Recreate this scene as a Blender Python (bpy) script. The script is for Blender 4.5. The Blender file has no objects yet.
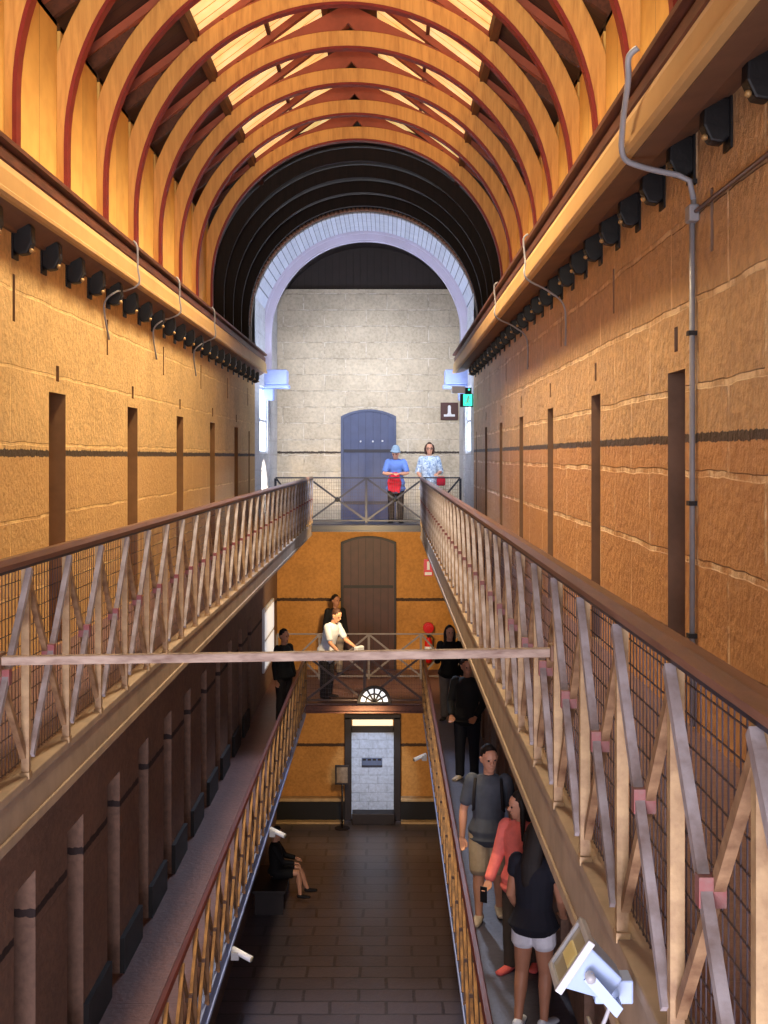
import bpy, bmesh, math, random
from mathutils import Vector, Matrix
random.seed(7)
C = bpy.context.scene.collection
PI = math.pi
EYE = 1.45
XL, XR = -1.63, 0.70            # edges of the void
WL, WR = -2.53, 1.63            # side walls
CX = -0.45                      # axis of the vault
Z1, Z0 = -3.43, -6.85           # middle gallery floor, ground floor
YE = 29.7                       # end wall
MOD = 0.733
SPR = 3.93                      # springing of the arched ribs
ORD = ['nearest', 'second', 'third', 'fourth', 'fifth', 'sixth', 'seventh', 'eighth', 'ninth', 'tenth', 'eleventh', 'twelfth',
       'thirteenth', 'fourteenth', 'fifteenth', 'sixteenth', 'seventeenth', 'eighteenth', 'nineteenth', 'twentieth',
       'twenty-first', 'twenty-second', 'twenty-third', 'twenty-fourth', 'twenty-fifth', 'twenty-sixth', 'twenty-seventh',
       'twenty-eighth', 'twenty-ninth', 'thirtieth', 'thirty-first', 'thirty-second', 'thirty-third', 'thirty-fourth']

# ------------------------------------------------------------------ materials
def lin(c):
    return tuple((x / 12.92 if x <= .04045 else ((x + .055) / 1.055) ** 2.4) for x in c)

class N:
    def __init__(s, name):
        s.m = bpy.data.materials.new(name); s.m.use_nodes = True
        s.t = s.m.node_tree; s.b = s.t.nodes['Principled BSDF']
    def n(s, typ, **kw):
        x = s.t.nodes.new(typ)
        for k, v in kw.items():
            if k in x.inputs: x.inputs[k].default_value = v
            else: setattr(x, k, v)
        return x
    def l(s, a, b): s.t.links.new(a, b)
    def ramp(s, fac, stops):
        r = s.n('ShaderNodeValToRGB'); e = r.color_ramp.elements
        while len(e) < len(stops): e.new(.5)
        for q, (p, c) in zip(e, stops):
            q.position = p; q.color = (*c, 1) if len(c) == 3 else c
        s.l(fac, r.inputs[0]); return r.outputs[0]
    def mix(s, fac, a, b, mode='MIX'):
        m = s.n('ShaderNodeMix', data_type='RGBA', blend_type=mode)
        for sock, v in ((m.inputs['Factor'], fac), (m.inputs[6], a), (m.inputs[7], b)):
            if isinstance(v, (int, float)): sock.default_value = v
            elif isinstance(v, tuple): sock.default_value = (*v, 1)
            else: s.l(v, sock)
        return m.outputs[2]
    def math(s, op, a, b=0.0):
        m = s.n('ShaderNodeMath', operation=op)
        for i, v in enumerate((a, b)):
            if isinstance(v, (int, float)): m.inputs[i].default_value = v
            else: s.l(v, m.inputs[i])
        return m.outputs[0]

def mat(name, col, rough=.6, var=.25, scale=6, bump=.0, metal=0, dark=None, stretch=(1, 1, 1), spec=.4):
    """plain coloured material with noise variation in object space"""
    k = N(name); b = k.b
    b.inputs['Roughness'].default_value = rough; b.inputs['Metallic'].default_value = metal
    b.inputs['Specular IOR Level'].default_value = spec
    tc = k.n('ShaderNodeTexCoord'); mp = k.n('ShaderNodeMapping'); mp.inputs['Scale'].default_value = stretch
    k.l(tc.outputs['Object'], mp.inputs[0])
    no = k.n('ShaderNodeTexNoise', Scale=scale, Detail=6.0, Roughness=.6); k.l(mp.outputs[0], no.inputs['Vector'])
    d = dark or tuple(c * (1 - var) for c in col)
    k.l(k.ramp(no.outputs['Fac'], [(.3, d), (.62, col)]), b.inputs['Base Color'])
    if bump:
        bp = k.n('ShaderNodeBump', Strength=bump, Distance=.02); k.l(no.outputs['Fac'], bp.inputs['Height']); k.l(bp.outputs[0], b.inputs['Normal'])
    return k.m

def stone(name, axes, col, col2, mortar, bw=.85, bh=.38, rough=.75, bump=.5, stripe=None, stripe_w=.05, dado=None,
          rb=18, chip=None, wear=None, msize=.012, spec=.35, zoff=0.0, mamt=.8, dil=1.0):
    """coursed masonry; axes = which world axes run along and up the face; stripe = painted line height(s)"""
    k = N(name); b = k.b
    g = k.n('ShaderNodeNewGeometry'); sx = k.n('ShaderNodeSeparateXYZ'); k.l(g.outputs['Position'], sx.inputs[0])
    cb = k.n('ShaderNodeCombineXYZ')
    k.l(sx.outputs[axes[0]], cb.inputs[0]); k.l(k.math('ADD', sx.outputs[axes[1]], zoff), cb.inputs[1])
    wob = k.n('ShaderNodeTexNoise', Scale=2.2, Detail=3.0); k.l(g.outputs['Position'], wob.inputs['Vector'])
    sub = k.n('ShaderNodeVectorMath', operation='SCALE'); k.l(wob.outputs['Color'], sub.inputs[0]); sub.inputs['Scale'].default_value = .05
    add = k.n('ShaderNodeVectorMath', operation='ADD'); k.l(cb.outputs[0], add.inputs[0]); k.l(sub.outputs[0], add.inputs[1])
    br = k.n('ShaderNodeTexBrick', Scale=1.0); br.inputs['Brick Width'].default_value = bw; br.inputs['Row Height'].default_value = bh
    br.inputs['Mortar Size'].default_value = msize; br.inputs['Mortar Smooth'].default_value = .3
    br.inputs['Color1'].default_value = (*col, 1); br.inputs['Color2'].default_value = (*col2, 1); br.inputs['Mortar'].default_value = (*mortar, 1)
    k.l(add.outputs[0], br.inputs['Vector'])
    n1 = k.n('ShaderNodeTexNoise', Scale=1.3, Detail=8.0, Roughness=.65); k.l(g.outputs['Position'], n1.inputs['Vector'])
    n2 = k.n('ShaderNodeTexNoise', Scale=float(rb), Detail=6.0, Roughness=.6); k.l(g.outputs['Position'], n2.inputs['Vector'])
    plain = k.mix(k.math('MULTIPLY', br.outputs['Fac'], 0.0), col, mortar)
    base = k.mix(mamt, plain, br.outputs['Color'])
    base = k.mix(.55 * dil, base, k.ramp(n1.outputs['Fac'], [(.3, tuple(c * .62 for c in col)), (.65, tuple(min(1, c * 1.15) for c in col2))]))
    base = k.mix(.34 * dil, base, k.ramp(n2.outputs['Fac'], [(.35, tuple(c * .45 for c in col)), (.6, col2)]))
    if chip:
        n4 = k.n('ShaderNodeTexNoise', Scale=3.2, Detail=6.0, Roughness=.7); k.l(g.outputs['Position'], n4.inputs['Vector'])
        cf = k.math('MULTIPLY', k.ramp(br.outputs['Fac'], [(.05, (0, 0, 0)), (.4, (.8, .8, .8))]), k.ramp(n4.outputs['Fac'], [(.46, (0, 0, 0)), (.56, (1, 1, 1))]))
        chip_f = cf
    if wear:
        n3 = k.n('ShaderNodeTexNoise', Scale=2.7, Detail=9.0, Roughness=.75); k.l(g.outputs['Position'], n3.inputs['Vector'])
        base = k.mix(k.ramp(n3.outputs['Fac'], [(.57, (0, 0, 0)), (.66, (.6, .6, .6))]), base, wear)
    if dado:
        zz, dc = dado
        f = k.math('MULTIPLY', k.math('LESS_THAN', sx.outputs[2], zz), .62)
        base = k.mix(f, base, k.mix(.45, dc, base, 'MULTIPLY') if False else dc)
    if chip: base = k.mix(chip_f, base, chip)
    for zz in (stripe or []):
        wv = k.math('MULTIPLY', k.math('SUBTRACT', n2.outputs['Fac'], .5), .05)
        dd = k.math('ABSOLUTE', k.math('SUBTRACT', k.math('ADD', sx.outputs[2], wv), zz))
        base = k.mix(k.math('MULTIPLY', k.math('LESS_THAN', dd, stripe_w / 2), .92), base, lin((.13, .09, .10)))
    k.l(base, b.inputs['Base Color'])
    b.inputs['Roughness'].default_value = rough; b.inputs['Specular IOR Level'].default_value = spec
    h = k.math('ADD', k.math('MULTIPLY', br.outputs['Fac'], -1.2), k.math('ADD', n2.outputs['Fac'], k.math('MULTIPLY', n1.outputs['Fac'], 1.0)))
    bp = k.n('ShaderNodeBump', Strength=bump, Distance=.03); k.l(h, bp.inputs['Height']); k.l(bp.outputs[0], b.inputs['Normal'])
    return k.m

def wood(name, col, dark, scale=3, along=1, rough=.55, bump=.15):
    k = N(name); b = k.b; b.inputs['Roughness'].default_value = rough; b.inputs['Specular IOR Level'].default_value = .35
    g = k.n('ShaderNodeTexCoord'); mp = k.n('ShaderNodeMapping'); s = [9, 9, 9]; s[along] = .8
    mp.inputs['Scale'].default_value = s; k.l(g.outputs['Object'], mp.inputs[0])
    no = k.n('ShaderNodeTexNoise', Scale=float(scale), Detail=7.0, Roughness=.65, Distortion=.6); k.l(mp.outputs[0], no.inputs['Vector'])
    n2 = k.n('ShaderNodeTexNoise', Scale=1.5, Detail=4.0); k.l(g.outputs['Object'], n2.inputs['Vector'])
    c = k.ramp(no.outputs['Fac'], [(.28, dark), (.58, col)])
    c = k.mix(k.ramp(n2.outputs['Fac'], [(.35, (.5, .5, .5)), (.65, (0, 0, 0))]), c, tuple((x + y) / 2 for x, y in zip(col, dark)))
    k.l(c, b.inputs['Base Color'])
    bp = k.n('ShaderNodeBump', Strength=bump, Distance=.01); k.l(no.outputs['Fac'], bp.inputs['Height']); k.l(bp.outputs[0], b.inputs['Normal'])
    return k.m

def planks(name, axis, col, dark, width=.14, rough=.6, gap=.06):
    """boards side by side along a world axis"""
    k = N(name); b = k.b; b.inputs['Roughness'].default_value = rough
    g = k.n('ShaderNodeNewGeometry'); sx = k.n('ShaderNodeSeparateXYZ'); k.l(g.outputs['Position'], sx.inputs[0])
    v = k.math('DIVIDE', sx.outputs[axis], width); fr = k.math('FRACT', v); fl = k.math('FLOOR', v)
    wn = k.n('ShaderNodeTexWhiteNoise', noise_dimensions='1D'); k.l(fl, wn.inputs['W'])
    no = k.n('ShaderNodeTexNoise', Scale=5.0, Detail=6.0); k.l(g.outputs['Position'], no.inputs['Vector'])
    c = k.mix(wn.outputs['Value'], tuple(.78 * x for x in col), col)
    c = k.mix(.35, c, k.ramp(no.outputs['Fac'], [(.35, dark), (.6, col)]))
    c = k.mix(k.math('LESS_THAN', fr, gap), c, tuple(.35 * x for x in dark))
    k.l(c, b.inputs['Base Color'])
    bp = k.n('ShaderNodeBump', Strength=.6, Distance=.02); k.l(k.math('GREATER_THAN', fr, gap), bp.inputs['Height']); k.l(bp.outputs[0], b.inputs['Normal'])
    return k.m

def glow(name, col, s):
    k = N(name); k.b.inputs['Base Color'].default_value = (*col, 1)
    k.b.inputs['Emission Color'].default_value = (*col, 1); k.b.inputs['Emission Strength'].default_value = s
    return k.m

OC, OC2, OCM = lin((.80, .65, .43)), lin((.86, .71, .48)), lin((.90, .78, .58))
M = {}
M['wall_l'] = stone('ochre masonry left', (1, 2), OC, OC2, OCM, bw=1.25, bh=.52, stripe=[1.47, -1.83], dado=(1.45, lin((.76, .58, .35))), bump=.5, mamt=.3, chip=lin((.92, .78, .52)), rb=22)
M['wall_r'] = stone('ochre masonry right', (1, 2), lin((.74, .58, .42)), lin((.82, .66, .47)), lin((.92, .80, .62)), bw=1.25, bh=.46, stripe=[1.545, -1.83],
                    dado=(1.53, lin((.74, .50, .28))), bump=.8, rough=.5, wear=lin((.66, .54, .42)), rb=14, spec=.5, mamt=.45, msize=.02, chip=lin((.95, .84, .68)))
M['shade_reveal_l'] = mat('shaded brown door reveal', lin((.56, .40, .25)), .7, .35, 3, .3)  # reveals darkened for the shade inside the recesses
M['shade_reveal_r'] = mat('shaded grey brown door reveal', lin((.54, .42, .34)), .7, .35, 3, .3)  # recess shade put into this colour too
M['lower_l'] = stone('brown painted masonry', (1, 2), lin((.46, .36, .31)), lin((.52, .40, .33)), lin((.38, .30, .28)), bw=2, bh=1.9, stripe=[-1.83, -5.15], stripe_w=.06, bump=.3, mamt=.3)
M['end_up'] = stone('pale limewashed masonry', (0, 2), lin((.74, .69, .61)), lin((.82, .77, .69)), lin((.64, .59, .53)), bw=.95, bh=.37, stripe=[1.53], bump=.7, mamt=.85, msize=.013, dil=.8, chip=lin((.88, .85, .80)))
M['end_low'] = stone('ochre end masonry', (0, 2), lin((.72, .50, .24)), lin((.76, .54, .28)), lin((.70, .54, .34)), bw=1.8, bh=.9, stripe=[-1.83, -5.15], stripe_w=.07, bump=.35, mamt=.4)
M['bay'] = stone('whitewashed bay masonry', (1, 2), lin((.78, .78, .80)), lin((.84, .84, .86)), lin((.7, .7, .72)), bw=.6, bh=.3, bump=.6)
M['flag'] = stone('dark flagstones', (0, 1), lin((.30, .27, .29)), lin((.36, .32, .34)), lin((.16, .14, .15)), bw=.85, bh=.45, rough=.34, bump=.14, msize=.03, spec=.7, mamt=1.0, dil=.35)
M['slabs'] = stone('gallery flagstones', (1, 0), lin((.38, .26, .25)), lin((.43, .30, .28)), lin((.22, .15, .15)), bw=1.45, bh=3.0, rough=.45, bump=.2, spec=.5, zoff=1.2)
M['slate'] = stone('slate gallery floor', (1, 0), lin((.23, .23, .29)), lin((.26, .26, .33)), lin((.16, .15, .18)), bw=1.45, bh=3.0, rough=.45, bump=.2, spec=.5, zoff=1.2)
M['ledge'] = mat('sandstone ledge', lin((.60, .52, .44)), .7, .3, 4, .4)
M['bluelit_trim'] = mat('blue-lit painted trim', lin((.60, .66, .86)), .45, .25, 3, .1)  # pale paint with the blue skylight put into its colour
M['cream'] = mat('cream cornice paint', lin((.78, .62, .40)), .55, .15, 2, .1)
M['cornbrown'] = mat('shaded cornice brown', lin((.46, .33, .25)), .6, .25, 3, .2)  # cove brown holds the shadow cast under the cornice
M['cornred'] = wood('red brown gutter board', lin((.42, .24, .18)), lin((.22, .12, .10)))
M['rib'] = wood('honey timber rib', lin((.82, .61, .34)), lin((.62, .41, .21)), 2, 2)
M['red'] = mat('red oxide paint', lin((.48, .13, .11)), .5, .3, 5)
M['gusset'] = mat('faded red gusset', lin((.60, .30, .22)), .6, .25, 5)
M['unlit_rib'] = wood('unlit dark rib', lin((.13, .085, .075)), lin((.06, .04, .04)), 2, 2, .8)  # lack of light in the far bays put into the rib colour
M['sheath'] = planks('dark roof boards', 1, lin((.27, .16, .13)), lin((.16, .09, .08)), .2)
M['vaultdark'] = planks('dark vault boards', 1, lin((.17, .12, .11)), lin((.09, .06, .06)), .16)  # boards darkened for the lack of skylights above them
M['yellow'] = planks('yellow side boards', 1, lin((.88, .68, .36)), lin((.74, .52, .24)), .7, .6, .012)
M['purlin'] = wood('dark red purlin', lin((.36, .19, .13)), lin((.2, .1, .07)))
M['sky'] = None
M['whiteboards'] = planks('pale boarded soffit', 0, lin((.82, .84, .90)), lin((.66, .70, .80)), .085, .6, .12)
M['lilac'] = mat('pale lilac arch moulding', lin((.78, .76, .84)), .55, .12, 2)
M['brickedge'] = mat('brown dentil brick', lin((.52, .36, .28)), .7, .4, 20, .4)
M['iron'] = mat('black iron', lin((.07, .065, .075)), .5, .3, 8, .2)
M['brass'] = mat('brass stud', lin((.72, .58, .38)), .45, .1, 8, 0, .3)
M['post'] = mat('cream flaking post', lin((.68, .57, .42)), .6, .3, 9, .3, dark=lin((.45, .33, .24)))
M['brace_g'] = mat('grey painted brace', lin((.60, .57, .58)), .55, .25, 8, .25, dark=lin((.44, .38, .36)))
M['brace_t'] = mat('tan weathered brace', lin((.58, .46, .34)), .6, .3, 9, .3, dark=lin((.34, .22, .15)))
M['collar'] = mat('faded red collar', lin((.50, .26, .26)), .65, .35, 16, .2, dark=lin((.46, .38, .36)))
M['goldbar'] = mat('old gold bar', lin((.64, .46, .25)), .5, .3, 8, .2, dark=lin((.36, .24, .14)))
M['goldbar2'] = mat('bronze brown bar', lin((.50, .35, .20)), .5, .3, 8, .2, dark=lin((.26, .17, .11)))
M['darkbar'] = mat('dark bronze collar', lin((.30, .19, .12)), .5, .3, 8)
M['handrail'] = wood('worn brown handrail', lin((.47, .32, .25)), lin((.32, .20, .15)), 3, 1, .35)
M['handrail_d'] = wood('dark red brown handrail', lin((.36, .17, .14)), lin((.22, .09, .09)), 3, 1, .35)
M['steel'] = mat('dark blue grey steel', lin((.14, .15, .21)), .45, .25, 6)
M['wire'] = mat('dark galvanised wire', lin((.30, .26, .28)), .5, .2, 9, 0, .5)
M['bluedoor'] = planks('slate blue door boards', 0, lin((.24, .29, .44)), lin((.18, .22, .35)), .17, .5, .03)
M['browndoor'] = planks('brown door boards', 0, lin((.29, .15, .125)), lin((.20, .10, .09)), .17, .55, .05)
M['white'] = mat('white paint', lin((.88, .89, .92)), .4, .06, 4)
M['paleblue'] = mat('pale blue enamel', lin((.56, .63, .76)), .45, .05, 4)
M['lampframe'] = mat('lamp frame', lin((.66, .66, .68)), .45, .1, 5)
M['glass'] = mat('floodlight glass', lin((.62, .60, .52)), .15, .1, 6)
M['amber'] = mat('reflector cream', lin((.86, .80, .55)), .3, .1, 9)
M['conduit'] = mat('grey conduit', lin((.60, .60, .62)), .4, .15, 8)
M['whitebrick'] = stone('whitewashed bricks', (0, 2), lin((.70, .76, .86)), lin((.76, .81, .90)), lin((.42, .47, .58)), bw=.42, bh=.2, bump=.5, rough=.5)
M['frame'] = mat('near black timber', lin((.13, .09, .09)), .55, .3, 6)
M['plinth'] = mat('black plinth paint', lin((.055, .042, .045)), .65, .3, 5)
M['plinthtop'] = mat('worn stone ledge', lin((.74, .62, .46)), .7, .3, 9, .3)
M['lightbrown'] = mat('brown sign board', lin((.30, .18, .17)), .5, .1, 4)
M['exred'] = mat('extinguisher red', lin((.80, .09, .08)), .3, .1, 4)
M['bay_glow'] = glow('added bay glow', (.72, .84, 1.0), 9.0)  # added glow that brightens the end bay
M['notice_glow'] = glow('glowing notice panel', (.84, .84, .86), .55)  # light on the notice board put in as emission
M['green'] = glow('green exit light', (.05, .8, .55), 1.5)
M['fanpane'] = glow('daylit fanlight pane', (.86, .92, 1.0), .75)
M['warmpane'] = glow('warm lit transom', (1.0, .86, .6), .9)

def skylight_mat():
    k = N('amber skylight sheet'); b = k.b
    g = k.n('ShaderNodeNewGeometry'); sx = k.n('ShaderNodeSeparateXYZ'); k.l(g.outputs['Position'], sx.inputs[0])
    fr = k.math('FRACT', k.math('DIVIDE', sx.outputs[1], .24))
    no = k.n('ShaderNodeTexNoise', Scale=3.0, Detail=5.0); k.l(g.outputs['Position'], no.inputs['Vector'])
    c = k.ramp(no.outputs['Fac'], [(.3, (.80, .46, .13)), (.7, (1.0, .72, .34))])
    c = k.mix(k.math('LESS_THAN', fr, .12), c, (.45, .24, .07))
    k.l(c, b.inputs['Base Color']); k.l(c, b.inputs['Emission Color']); b.inputs['Emission Strength'].default_value = 1.0
    return k.m
M['sky'] = skylight_mat()

# ------------------------------------------------------------------ mesh helpers
class MB:
    def __init__(s): s.v = []; s.f = []; s.mi = []; s.cur = 0
    def add(s, vs, fs):
        o = len(s.v); s.v += [tuple(v) for v in vs]
        for f in fs: s.f.append(tuple(i + o for i in f)); s.mi.append(s.cur)
        return s
    def box(s, x0, x1, y0, y1, z0, z1):
        vs = [(x0, y0, z0), (x1, y0, z0), (x1, y1, z0), (x0, y1, z0), (x0, y0, z1), (x1, y0, z1), (x1, y1, z1), (x0, y1, z1)]
        return s.add(vs, [(0, 3, 2, 1), (4, 5, 6, 7), (0, 1, 5, 4), (1, 2, 6, 5), (2, 3, 7, 6), (3, 0, 4, 7)])
    def prism(s, prof, a0, a1, axis):
        """closed 2-D profile extruded along axis ('x': (y,z), 'y': (x,z), 'z': (x,y))"""
        def P(p, a): return {'x': (a, p[0], p[1]), 'y': (p[0], a, p[1]), 'z': (p[0], p[1], a)}[axis]
        n = len(prof); vs = [P(p, a0) for p in prof] + [P(p, a1) for p in prof]
        fs = [tuple(range(n)), tuple(range(2 * n - 1, n - 1, -1))] + [(i, i + n, (i + 1) % n + n, (i + 1) % n) for i in range(n)]
        return s.add(vs, fs)
    def loft(s, pts, radii, ref=(1, 0, 0), seg=10, cap=.55):
        """tube through pts; radii r or (r_along_ref, r_other); rounded ends"""
        pts = [Vector(p) for p in pts]; rr = [(r, r) if isinstance(r, (int, float)) else r for r in radii]
        if cap:
            d0 = (pts[0] - pts[1]).normalized(); d1 = (pts[-1] - pts[-2]).normalized(); a, b = rr[0], rr[-1]
            m0, m1 = min(a) * cap, min(b) * cap
            pts = [pts[0] + d0 * m0, pts[0] + d0 * m0 * .7] + pts + [pts[-1] + d1 * m1 * .7, pts[-1] + d1 * m1]
            rr = [(a[0] * .3, a[1] * .3), (a[0] * .75, a[1] * .75)] + rr + [(b[0] * .75, b[1] * .75), (b[0] * .3, b[1] * .3)]
        ref = Vector(ref); vs = []; fs = []
        for i, p in enumerate(pts):
            t = (pts[min(i + 1, len(pts) - 1)] - pts[max(i - 1, 0)]).normalized()
            u = ref - t * ref.dot(t)
            if u.length < 1e-4: u = Vector((0, 1, 0)) - t * t.y
            if u.length < 1e-4: u = Vector((0, 0, 1)) - t * t.z
            u.normalize(); w = t.cross(u)
            for j in range(seg):
                a = 2 * PI * j / seg
                vs.append(p + u * (rr[i][0] * math.cos(a)) + w * (rr[i][1] * math.sin(a)))
        for i in range(len(pts) - 1):
            for j in range(seg):
                k = (j + 1) % seg
                fs.append((i * seg + j, i * seg + k, (i + 1) * seg + k, (i + 1) * seg + j))
        fs.append(tuple(range(seg - 1, -1, -1))); n = (len(pts) - 1) * seg; fs.append(tuple(range(n, n + seg)))
        return s.add(vs, fs)
    def tube(s, pts, r, seg=8): return s.loft(pts, [r] * len(pts), (1, .3, .2), seg, 0)
    def bar(s, a, b, w, t, ref):
        """rectangular bar from a to b; w along ref, t across"""
        a, b = Vector(a), Vector(b); d = (b - a).normalized(); ref = Vector(ref); u = (ref - d * ref.dot(d)).normalized(); q = d.cross(u)
        vs = [p + u * (su * w / 2) + q * (sq * t / 2) for p in (a, b) for su, sq in ((-1, -1), (1, -1), (1, 1), (-1, 1))]
        return s.add(vs, [(0, 3, 2, 1), (4, 5, 6, 7), (0, 1, 5, 4), (1, 2, 6, 5), (2, 3, 7, 6), (3, 0, 4, 7)])
    def ball(s, c, r, seg=12, rings=8):
        r = (r, r, r) if isinstance(r, (int, float)) else r
        vs = []; fs = []
        for i in range(rings + 1):
            th = PI * i / rings
            for j in range(seg):
                a = 2 * PI * j / seg
                vs.append((c[0] + r[0] * math.sin(th) * math.cos(a), c[1] + r[1] * math.sin(th) * math.sin(a), c[2] + r[2] * math.cos(th)))
        for i in range(rings):
            for j in range(seg):
                k = (j + 1) % seg; fs.append((i * seg + j, (i + 1) * seg + j, (i + 1) * seg + k, i * seg + k))
        return s.add(vs, fs)
    def arch(s, r0, r1, y0, y1, cx=CX, cz=SPR, leg=None, a0=0, a1=PI, seg=48):
        """half ring between radii r0..r1 with optional straight legs down to z=leg"""
        prof = [(a0 + (a1 - a0) * i / seg) for i in range(seg + 1)]
        inn = [(cx + r0 * math.cos(a), cz + r0 * math.sin(a)) for a in prof]; out = [(cx + r1 * math.cos(a), cz + r1 * math.sin(a)) for a in prof]
        if leg is not None:
            inn = [(cx + r0, leg)] + inn + [(cx - r0, leg)]; out = [(cx + r1, leg)] + out + [(cx - r1, leg)]
        n = len(inn); vs = [(p[0], y, p[1]) for y in (y0, y1) for lst in (inn, out) for p in lst]; fs = []
        for i in range(n - 1):
            fs += [(i, i + 1, n + i + 1, n + i), (2 * n + i, 3 * n + i, 3 * n + i + 1, 2 * n + i + 1),
                   (i, 2 * n + i, 2 * n + i + 1, i + 1), (n + i, n + i + 1, 3 * n + i + 1, 3 * n + i)]
        fs += [(0, n, 3 * n, 2 * n), (n - 1, 3 * n - 1, 4 * n - 1, 2 * n - 1)]
        return s.add(vs, fs)
    def mesh(s, name, ms):
        me = bpy.data.meshes.new(name); me.from_pydata(s.v, [], s.f)
        for m in (ms if isinstance(ms, (list, tuple)) else [ms]): me.materials.append(m)
        me.polygons.foreach_set('material_index', s.mi)
        bm = bmesh.new(); bm.from_mesh(me); bmesh.ops.recalc_face_normals(bm, faces=bm.faces); bm.to_mesh(me); bm.free()
        me.update(); return me
    def obj(s, name, ms, parent=None, smooth=False, bevel=0, loc=None):
        o = bpy.data.objects.new(name, s.mesh(name, ms)); C.objects.link(o)
        if parent: o.parent = parent
        if loc: o.location = loc
        if smooth: o.data.shade_smooth()
        if bevel:
            b = o.modifiers.new('bevel', 'BEVEL'); b.width = bevel; b.segments = 2; b.limit_method = 'ANGLE'
        return o

def tag(o, label, cat, group=None, kind=None):
    o['label'] = label; o['category'] = cat
    if group: o['group'] = group
    if kind: o['kind'] = kind
    return o
def thing(name, label, cat, loc=(0, 0, 0), rz=0, group=None):
    o = bpy.data.objects.new(name, None); C.objects.link(o); o.location = loc; o.rotation_euler = (0, 0, rz); o.empty_display_size = .1
    return tag(o, label, cat, group)
def struct(name, mb, m, label=None, smooth=False, bevel=0):
    o = mb.obj(name, m, None, smooth, bevel); o['kind'] = 'structure'
    if label: o['label'] = label; o['category'] = 'building part'
    return o
def inst(name, me, parent, loc=(0, 0, 0)):
    o = bpy.data.objects.new(name, me); C.objects.link(o); o.parent = parent; o.location = loc; return o
def dup(root, loc, label, rz=None):
    r = root.copy(); C.objects.link(r); r.location = loc; r['label'] = label
    if rz is not None: r.rotation_euler = (0, 0, rz)
    for ch in list(root.children):
        c = ch.copy(); C.objects.link(c); c.parent = r
        for g in ch.children:
            d = g.copy(); C.objects.link(d); d.parent = c
    return r

# ------------------------------------------------------------------ the shell
def holed_wall(name, X, side, y0, y1, z0, z1, holes, m, thick=.6):
    """wall in a plane x = X whose room is on the -side; holes are recesses (ya, yb, za, zb, depth)"""
    ys = sorted({y0, y1, *[h[0] for h in holes], *[h[1] for h in holes]}); zs = sorted({z0, z1, *[h[2] for h in holes], *[h[3] for h in holes]})
    mb = MB(); idx = {}
    def v(x, y, z):
        k = (round(x, 4), round(y, 4), round(z, 4))
        if k not in idx: idx[k] = len(mb.v); mb.v.append(k)
        return idx[k]
    def q(*ps): mb.f.append(tuple(v(*p) for p in ps)); mb.mi.append(0)
    for i in range(len(ys) - 1):
        for j in range(len(zs) - 1):
            a, b, c, d = ys[i], ys[i + 1], zs[j], zs[j + 1]
            if any(h[0] <= a + 1e-6 and b - 1e-6 <= h[1] and h[2] <= c + 1e-6 and d - 1e-6 <= h[3] for h in holes): continue
            q((X, a, c), (X, b, c), (X, b, d), (X, a, d))
    nf = len(mb.f)
    for (a, b, c, d, dep) in holes:
        xb = X + side * dep
        q((xb, a, c), (xb, b, c), (xb, b, d), (xb, a, d))
        za = [z for z in zs if c - 1e-6 <= z <= d + 1e-6]; ya = [y for y in ys if a - 1e-6 <= y <= b + 1e-6]
        for z, zz in zip(za, za[1:]):
            for y in (a, b): q((X, y, z), (xb, y, z), (xb, y, zz), (X, y, zz))
        for y, yy in zip(ya, ya[1:]):
            for z in (c, d): q((X, y, z), (xb, y, z), (xb, yy, z), (X, yy, z))
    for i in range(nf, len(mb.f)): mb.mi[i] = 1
    xo = X + side * thick
    q((xo, y0, z0), (xo, y1, z0), (xo, y1, z1), (xo, y0, z1))
    return struct(name, mb, m if isinstance(m, list) else [m, m])

YN = 0.3                                                    # where the built hall starts, just ahead of the lens
YB = 24.7                                                   # where the bright end bay starts
# upper doors: every 4 modules
def udoors(X, off): return [(y - .24, y + .24) for y in off]
left_off = [1300 * -WL / p for p in (324, 253, 206, 174)]
left_doors = [9.95 + 2.93 * k for k in range(-3, 5)]
right_doors = [7.35 + 2.85 * k for k in range(-2, 6)]
hl = [(y - .25, y + .25, 0.0, 1.93, .38) for y in left_doors] + [(y + 1.74, y + 1.80, 2.36, 2.68, .3) for y in left_doors] + \
     [(y - .04, y + .05, 2.02, 2.14, .12) for y in left_doors]
hr = [(y - .22, y + .22, 0.0, 1.93, .38) for y in right_doors] + [(y + 2.01, y + 2.07, 2.48, 2.80, .3) for y in right_doors] + \
     [(y - .04, y + .05, 2.04, 2.18, .12) for y in right_doors]
hl += [(23.6, 23.75, 0, 1.9, .3)]; hr += [(23.9, 24.05, 0, 1.9, .3)]
holed_wall('wall_left', WL, -1, YN, YB, -.2, 3.42, hl, [M['wall_l'], M['shade_reveal_l']])
holed_wall('wall_right', WR, 1, YN, YB, -.2, 3.42, hr, [M['wall_r'], M['shade_reveal_r']])
low_doors = [3.2 + 1.465 * k for k in range(0, 15)]
holed_wall('wall_left_lower', WL, -1, YN, YE, Z0, -.2, [(y - .27, y + .27, Z1, -1.52, .30) for y in low_doors if y < 24], M['lower_l'])
holed_wall('wall_right_lower', WR, 1, YN, YE, Z0, -.2, [(y - .27, y + .27, Z1, -1.52, .30) for y in low_doors if y < 24], M['lower_l'])
holed_wall('wall_left_bay', WL, -1, YB, YE, -.2, 5.6, [(25.6, 27.4, 1.50, 2.85, .18)], M['bay'])
holed_wall('wall_right_bay', WR, 1, YB, YE, -.2, 5.6, [(25.6, 27.4, 1.50, 2.85, .18)], M['bay'])
struct('floor', MB().box(WL - .6, WR + .6, YN, YE + .6, Z0 - .2, Z0), M['flag'])
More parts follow.
